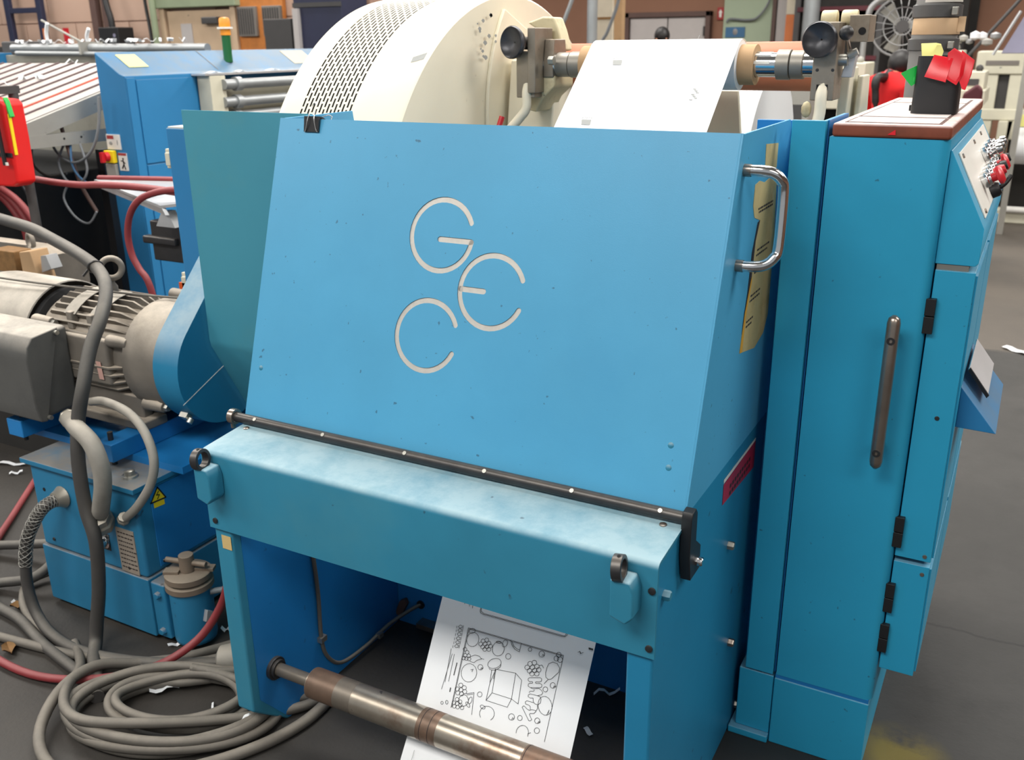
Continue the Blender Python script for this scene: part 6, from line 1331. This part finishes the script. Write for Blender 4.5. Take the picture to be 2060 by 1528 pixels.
tag(obj('overhead_pipe', MB().cyl((-3.02, 14.3, 0), (-3.02, 14.3, 3.2), .11, n=14), 'pipe_grey'), 'thick grey pipe above the right shaft bracket', 'pipe')
# pedestal fan
fan = thing('pedestal_fan', 'large grey pedestal fan in the right background', 'fan', (-1.15, 9, 0))
FC = Vector((-1.15, 9.0, 1.73)); fax = Vector((.25, -1, .05)).normalized()
cg = obj('fan_cage', MB().torus(FC, fax, .235, .010, 32, 6).torus(FC+fax*.06, fax, .15, .005, 28, 5).torus(FC+fax*.07, fax, .07, .005, 20, 5), 'fan_cage', fan)
u_ = fax.orthogonal().normalized(); v_ = fax.cross(u_)
mb = MB()
for k in range(20):
    a = 2*PI*k/20; d = u_*math.cos(a)+v_*math.sin(a); mb.tube([FC+fax*.075+d*.03, FC+fax*.065+d*.14, FC+d*.235], .003, n=4, smooth=2)
obj('cage_wires', mb, 'fan_cage', fan)['kind'] = 'stuff'
for k in range(3):
    a = 2*PI*k/3+.5; d = u_*math.cos(a)+v_*math.sin(a); e = fax.cross(d)
    obj('fan_blade', MB().add([FC+d*.04-e*.02, FC+d*.2-e*.07+fax*.02, FC+d*.21+e*.05-fax*.02, FC+d*.04+e*.03, FC+d*.04-e*.02-fax*.004, FC+d*.2-e*.07+fax*.016, FC+d*.21+e*.05-fax*.024, FC+d*.04+e*.03-fax*.004], [(0, 1, 2, 3), (7, 6, 5, 4), (0, 4, 5, 1), (1, 5, 6, 2), (2, 6, 7, 3), (3, 7, 4, 0)]), 'frame_grey', fan)
obj('fan_hub', MB().cyl(FC+fax*.08, FC-fax*.16, .05, n=14), 'cabinet_dark', fan)
obj('fan_stand', MB().cyl((-1.17, 9.08, 0.03), (-1.17, 9.08, 1.72), .02, n=10), 'fan_cage', fan)
obj('fan_base', MB().cyl((-1.17, 9.08, 0), (-1.17, 9.08, .04), .25, n=20), 'cabinet_dark', fan)
cable('grey_arch_tube', 'light grey bent tube left of the fan', 'fan_cage', [(-1.42, 8.9, 1.2), (-1.42, 8.9, 1.75), (-1.36, 8.9, 1.92), (-1.2, 8.9, 1.97), (-.95, 8.9, 1.98)], .025, 'tube')
# mailing machines in cream
def mailer(x0, x1, y, top, label, seed):
    t = thing('mailing_machine', label, 'machine', ((x0+x1)/2, y+.3, 0), 'cream mailing machines'); rn = random.Random(seed)
    obj('machine_bed', MB().box(x0, x1, y, y+.6, top-.42, top-.30), 'machine_cream', t, bevel=.01)
    for x in (x0+.03, x1-.09): obj('machine_leg', MB().box(x, x+.06, y+.05, y+.12, 0, top-.42), 'machine_cream', t, bevel=.004)
    n = max(2, int((x1-x0)/.2))
    for k in range(n):
        xa = x0+(x1-x0)*k/n; h = rn.uniform(.12, .30)
        b = obj('machine_module', MB().box(xa+.01, xa+(x1-x0)/n-.02, y+.05, y+.5, top-.30, top-.30+h), rn.choice(['machine_cream', 'machine_cream', 'frame_grey']), t, bevel=.008)
        obj('module_opening', MB().box(xa+.04, xa+(x1-x0)/n-.06, y+.045, y+.05, top-.27, top-.30+h*.6), 'cabinet_dark', b)
        obj('module_knob', MB().ball((xa+(x1-x0)/n*.6, y+.2, top-.28+h), .03, 8), rn.choice(['frame_grey', 'sign_white', 'cabinet_dark']), b)
    obj('shelf_bar', MB().box(x0, x1, y+.02, y+.05, top-.75, top-.70), 'frame_grey', t)
    return t
mailer(-1.95, -1.28, 8.3, 1.52, 'cream mailing machine left of the woman in red', 1)
mailer(-.80, -.42, 8.6, 1.55, 'cream mailing machine just right of the red flags', 2)
mailer(-1.62, -1.20, 5.9, 1.42, 'cream machine frame visible under the coral roller', 5)
bm2 = thing('beige_frame_machine', 'tall beige frame machine at the right picture edge', 'machine', (-.2, 10.2, 0))
obj('machine_upright', MB().box(-.50, -.40, 10.0, 10.2, .75, 1.50), 'machine_cream', bm2, bevel=.01)
obj('machine_upright', MB().box(-.31, -.20, 10.0, 10.2, .75, 1.42), 'machine_cream', bm2, bevel=.01)
obj('machine_head', MB().box(-.60, .3, 9.985, 10.4, 1.32, 1.52), 'machine_cream', bm2, bevel=.015)
obj('head_slot', MB().box(-.52, -.25, 9.98, 9.985, 1.40, 1.44), 'grille_grey', bm2)
obj('machine_crossbar', MB().box(-.55, .3, 9.99, 10.2, .92, 1.02), 'machine_cream', bm2, bevel=.01)
obj('machine_panel', MB().box(-.40, -.31, 10.05, 10.2, 1.02, 1.32), 'cabinet_dark', bm2)
obj('machine_arm', MB().box(-.34, -.26, 9.9, 10.0, .62, .92), 'machine_cream', bm2, bevel=.01)
obj('machine_leg', MB().prism([(-.40, .1), (-.30, .1), (-.22, .92), (-.30, .92)], 1, 10.0, 10.1), 'frame_grey', bm2, bevel=.006)
obj('machine_foot', MB().box(-.42, .4, 9.95, 10.1, .0, .12), 'machine_cream', bm2, bevel=.01)
obj('foot_bar', MB().cyl((-.2, 9.93, .13), (.4, 9.93, .13), .03, n=12), 'sign_white', bm2)
obj('dark_cavity', MB().box(-.24, .4, 10.15, 10.3, .12, .92), 'dark_interior', bm2)
pr2 = thing('edge_paper_roll', 'white roll with coloured print on the beige frame machine', 'paper roll', (-.08, 9.8, .5))
obj('roll_body', MB().cyl((-.19, 9.8, .72), (.2, 9.8, .72), .16, n=24), 'paper_white', pr2)
obj('print_strip', MB().box(-.19, -.1, 9.62, 9.64, .90, 1.0), 'yellow_note', pr2)
mb_ = tag(obj('maroon_chair_back', MB().prism([(-.53, .80), (-.40, .85), (-.41, 1.28), (-.45, 1.32), (-.54, 1.25)], 1, 8.0, 8.08), 'maroon', None, bevel=.02), 'dark maroon padded chair back beside the beige machine', 'chair')
obj('chair_post', MB().cyl((-.47, 8.04, 0), (-.47, 8.04, .82), .03, n=10), 'cabinet_dark', mb_); obj('chair_foot', MB().cyl((-.47, 8.04, 0), (-.47, 8.04, .05), .22, n=14), 'cabinet_dark', mb_)
tag(obj('slanting_bar', MB().cyl((-.66, 9.2, 1.44), (-.27, 9.2, 1.96), .014, n=8).cyl((-.66, 9.2, 0), (-.66, 9.2, 1.46), .014, n=8), 'cabinet_dark'), 'thin dark bar slanting up in front of the brown wall', 'bar')
sb2 = thing('slanted_board', 'slanted purple-grey board in a frame at the upper right edge', 'board', (-.25, 9.4, 0))
obj('board_plate', MB().prism([(-.38, 1.51), (-.10, 1.51), (-.06, 1.80), (-.25, 1.80)], 1, 9.3, 9.33), 'purple_grey', sb2, bevel=.006)
obj('board_rail', MB().cyl((-.44, 9.29, 1.50), (-.28, 9.29, 1.84), .012, n=8), 'aluminium', sb2)
obj('board_post', MB().box(-.2, -.15, 9.33, 9.38, 0, 1.6), 'frame_grey', sb2)
rn = random.Random(11)
for i in range(9):
    x = -.78+i*.045; tag(obj('paper_wad', MB().ball((x, 8.75+rn.uniform(-.1, .1), 1.60+rn.uniform(0, .06)), rn.uniform(.03, .055), 7, (1, .8, rn.uniform(.5, .9))), rn.choice(['fan_cage', 'scrap_white', 'frame_grey'])), 'crumpled grey-white bundle on the cream machine by the flags', 'bundle', 'bundles on the cream machine')
wb = thing('work_table', 'low grey work table in front of the woman in red', 'table', (-1.3, 8.2, 0))
obj('table_top', MB().box(-1.32, -.85, 7.55, 7.75, 1.0, 1.04), 'door_grey', wb, bevel=.004)
for x in (-1.3, -.9): obj('table_leg', MB().box(x, x+.04, 7.6, 7.7, 0, 1.0), 'frame_grey', wb)

# ================================================================ people
def skin_mb(pts, edges, root, sub=2):
    me = bpy.data.meshes.new('body'); me.from_pydata([p[:3] for p in pts], edges, []); o = bpy.data.objects.new('body', me); COL.objects.link(o)
    md = o.modifiers.new('skin', 'SKIN'); md.use_smooth_shade = True
    for i, p in enumerate(pts):
        sv = me.skin_vertices[0].data[i]; r = p[3]; sv.radius = (r[0], r[1]) if isinstance(r, tuple) else (r, r); sv.use_root = (i == root)
    sd = o.modifiers.new('sub', 'SUBSURF'); sd.levels = sub; sd.render_levels = sub
    bpy.context.view_layer.update()
    m2 = bpy.data.meshes.new_from_object(o.evaluated_get(bpy.context.evaluated_depsgraph_get()))
    mb = MB().add([v.co[:] for v in m2.vertices], [tuple(p.vertices) for p in m2.polygons])
    bpy.data.objects.remove(o); bpy.data.meshes.remove(me); bpy.data.meshes.remove(m2)
    return mb
def person(label, loc, H, rz, shirt, trousers, pony, bow=0.):
    t = thing('person', label, 'person', loc); k = H/1.70; c, s = math.cos(rz), math.sin(rz)
    def W(p):
        x, y, z = p[0]*k, p[1]*k, p[2]*k
        return (loc[0]+x*c-y*s, loc[1]+x*s+y*c, loc[2]+z)+((p[3] if isinstance(p[3], tuple) else p[3]*k,) if len(p) > 3 else ())
    P = [(0, 0, .95, .13), (0, -.01, 1.12, .115), (0, 0, 1.30, .11), (0, .01, 1.40, .06), (0, .01-bow*.3, 1.49-bow*.3, .045), (0, -.01-bow, 1.57-bow, .075), (0, -.015-bow, 1.64-bow, .07)]
    E = [(0, 1), (1, 2), (2, 3), (3, 4), (4, 5), (5, 6)]
    for sg in (-1, 1):
        b = len(P); P += [(sg*.09, 0, .88, .09), (sg*.10, -.01, .50, .06), (sg*.10, .02, .10, .04), (sg*.10, -.10, .03, .035)]
        E += [(0, b), (b, b+1), (b+1, b+2), (b+2, b+3)]
        b = len(P); P += [(sg*.17, .01, 1.36, .05), (sg*.22, -.02, 1.12, .045), (sg*.17, -.24, 1.05, .034), (sg*.15, -.32, 1.05, .03)]
        E += [(3, b), (b, b+1), (b+1, b+2), (b+2, b+3)]
        for f, (dx, l) in enumerate(((-.028, .07), (-.01, .085), (.01, .08), (.028, .065))):
            q = len(P); P += [(sg*.15+dx, -.32-l*.6, 1.05, .009), (sg*.15+dx, -.32-l, 1.03, .008)]; E += [(b+3, q), (q, q+1)]
        q = len(P); P += [(sg*.15-sg*.045, -.33, 1.06, .01), (sg*.15-sg*.055, -.36, 1.055, .009)]; E += [(b+3, q), (q, q+1)]
    body = obj('body', skin_mb([W(p) for p in P], E, 0), 'skin', t, angle=180)
    SP = [(0, 0, .90, .155), (0, -.01, 1.10, .145), (0, 0, 1.28, .16), (0, .01, 1.41, .125), (0, .0, 1.48, .075)]; SE = [(0, 1), (1, 2), (2, 3), (3, 4)]
    for sg in (-1, 1):
        b = len(SP); SP += [(sg*.19, .01, 1.365, .088), (sg*.235, -.02, 1.12, .068), (sg*.175, -.22, 1.05, .05)]; SE += [(3, b), (b, b+1), (b+1, b+2)]
    obj('jacket', skin_mb([W(p) for p in SP], SE, 0), shirt, t, angle=180)
    TP = [(0, 0, .93, .14)]; TE = []
    for sg in (-1, 1):
        b = len(TP); TP += [(sg*.09, 0, .86, .105), (sg*.10, -.01, .50, .078), (sg*.10, .02, .07, .065)]; TE += [(0, b), (b, b+1), (b+1, b+2)]
    obj('trousers', skin_mb([W(p) for p in TP], TE, 0), trousers, t, angle=180)
    hc_ = Vector(W((0, .018-bow, 1.622-bow)))
    hair = obj('hair', MB().ball(hc_, .105*k, 18, (.92, 1.0, 1.05)), 'hair_black', t)
    f = lambda x, y, z: Vector(W((x, y-bow, z-bow)) if z > 1.5 else W((x, y, z)))
    obj('nose', MB().ball(f(0, -.10, 1.58), .014*k, 8), 'skin', body)
    for sg in (-1, 1):
        obj('eye', MB().ball(f(sg*.03, -.088, 1.61), .009*k, 8), 'hair_black', body); obj('ear', MB().ball(f(sg*.083, -.005, 1.585), .018*k, 8, (.5, 1, 1.4)), 'skin', body)
    obj('mouth', MB().ball(f(0, -.09, 1.54), .018*k, 8, (1.2, .4, .3)), 'sign_red', body)
    for sg in (-1, 1): obj('shoe', MB().ball(f(sg*.10, -.05, .04), .05*k, 10, (1, 2.2, .8)), 'hair_black', t)
    if pony:
        obj('ponytail', MB().tube([f(0, .11, 1.56), f(.0, .16, 1.52), f(-.02, .19, 1.42), f(-.035, .195, 1.28), f(-.05, .185, 1.15)], [.035*k, .038*k, .034*k, .028*k, .016*k], n=10), 'hair_black', hair)
        obj('hair_tie', MB().torus(f(0, .13, 1.55), (0, .7, -.6), .03*k, .012*k, 14, 6), 'red_plastic', hair)
    return t
person('person with a black ponytail in a red top, seen from behind', (-1.045, 8.0, 0), 1.62, math.radians(145), 'cloth_red', 'cloth_dark', True, .09)
person('person with dark hair, only the head showing above the paper roll', (-4.54, 12.5, 0), 1.78, math.radians(-15), 'cloth_dark', 'cloth_dark', False)
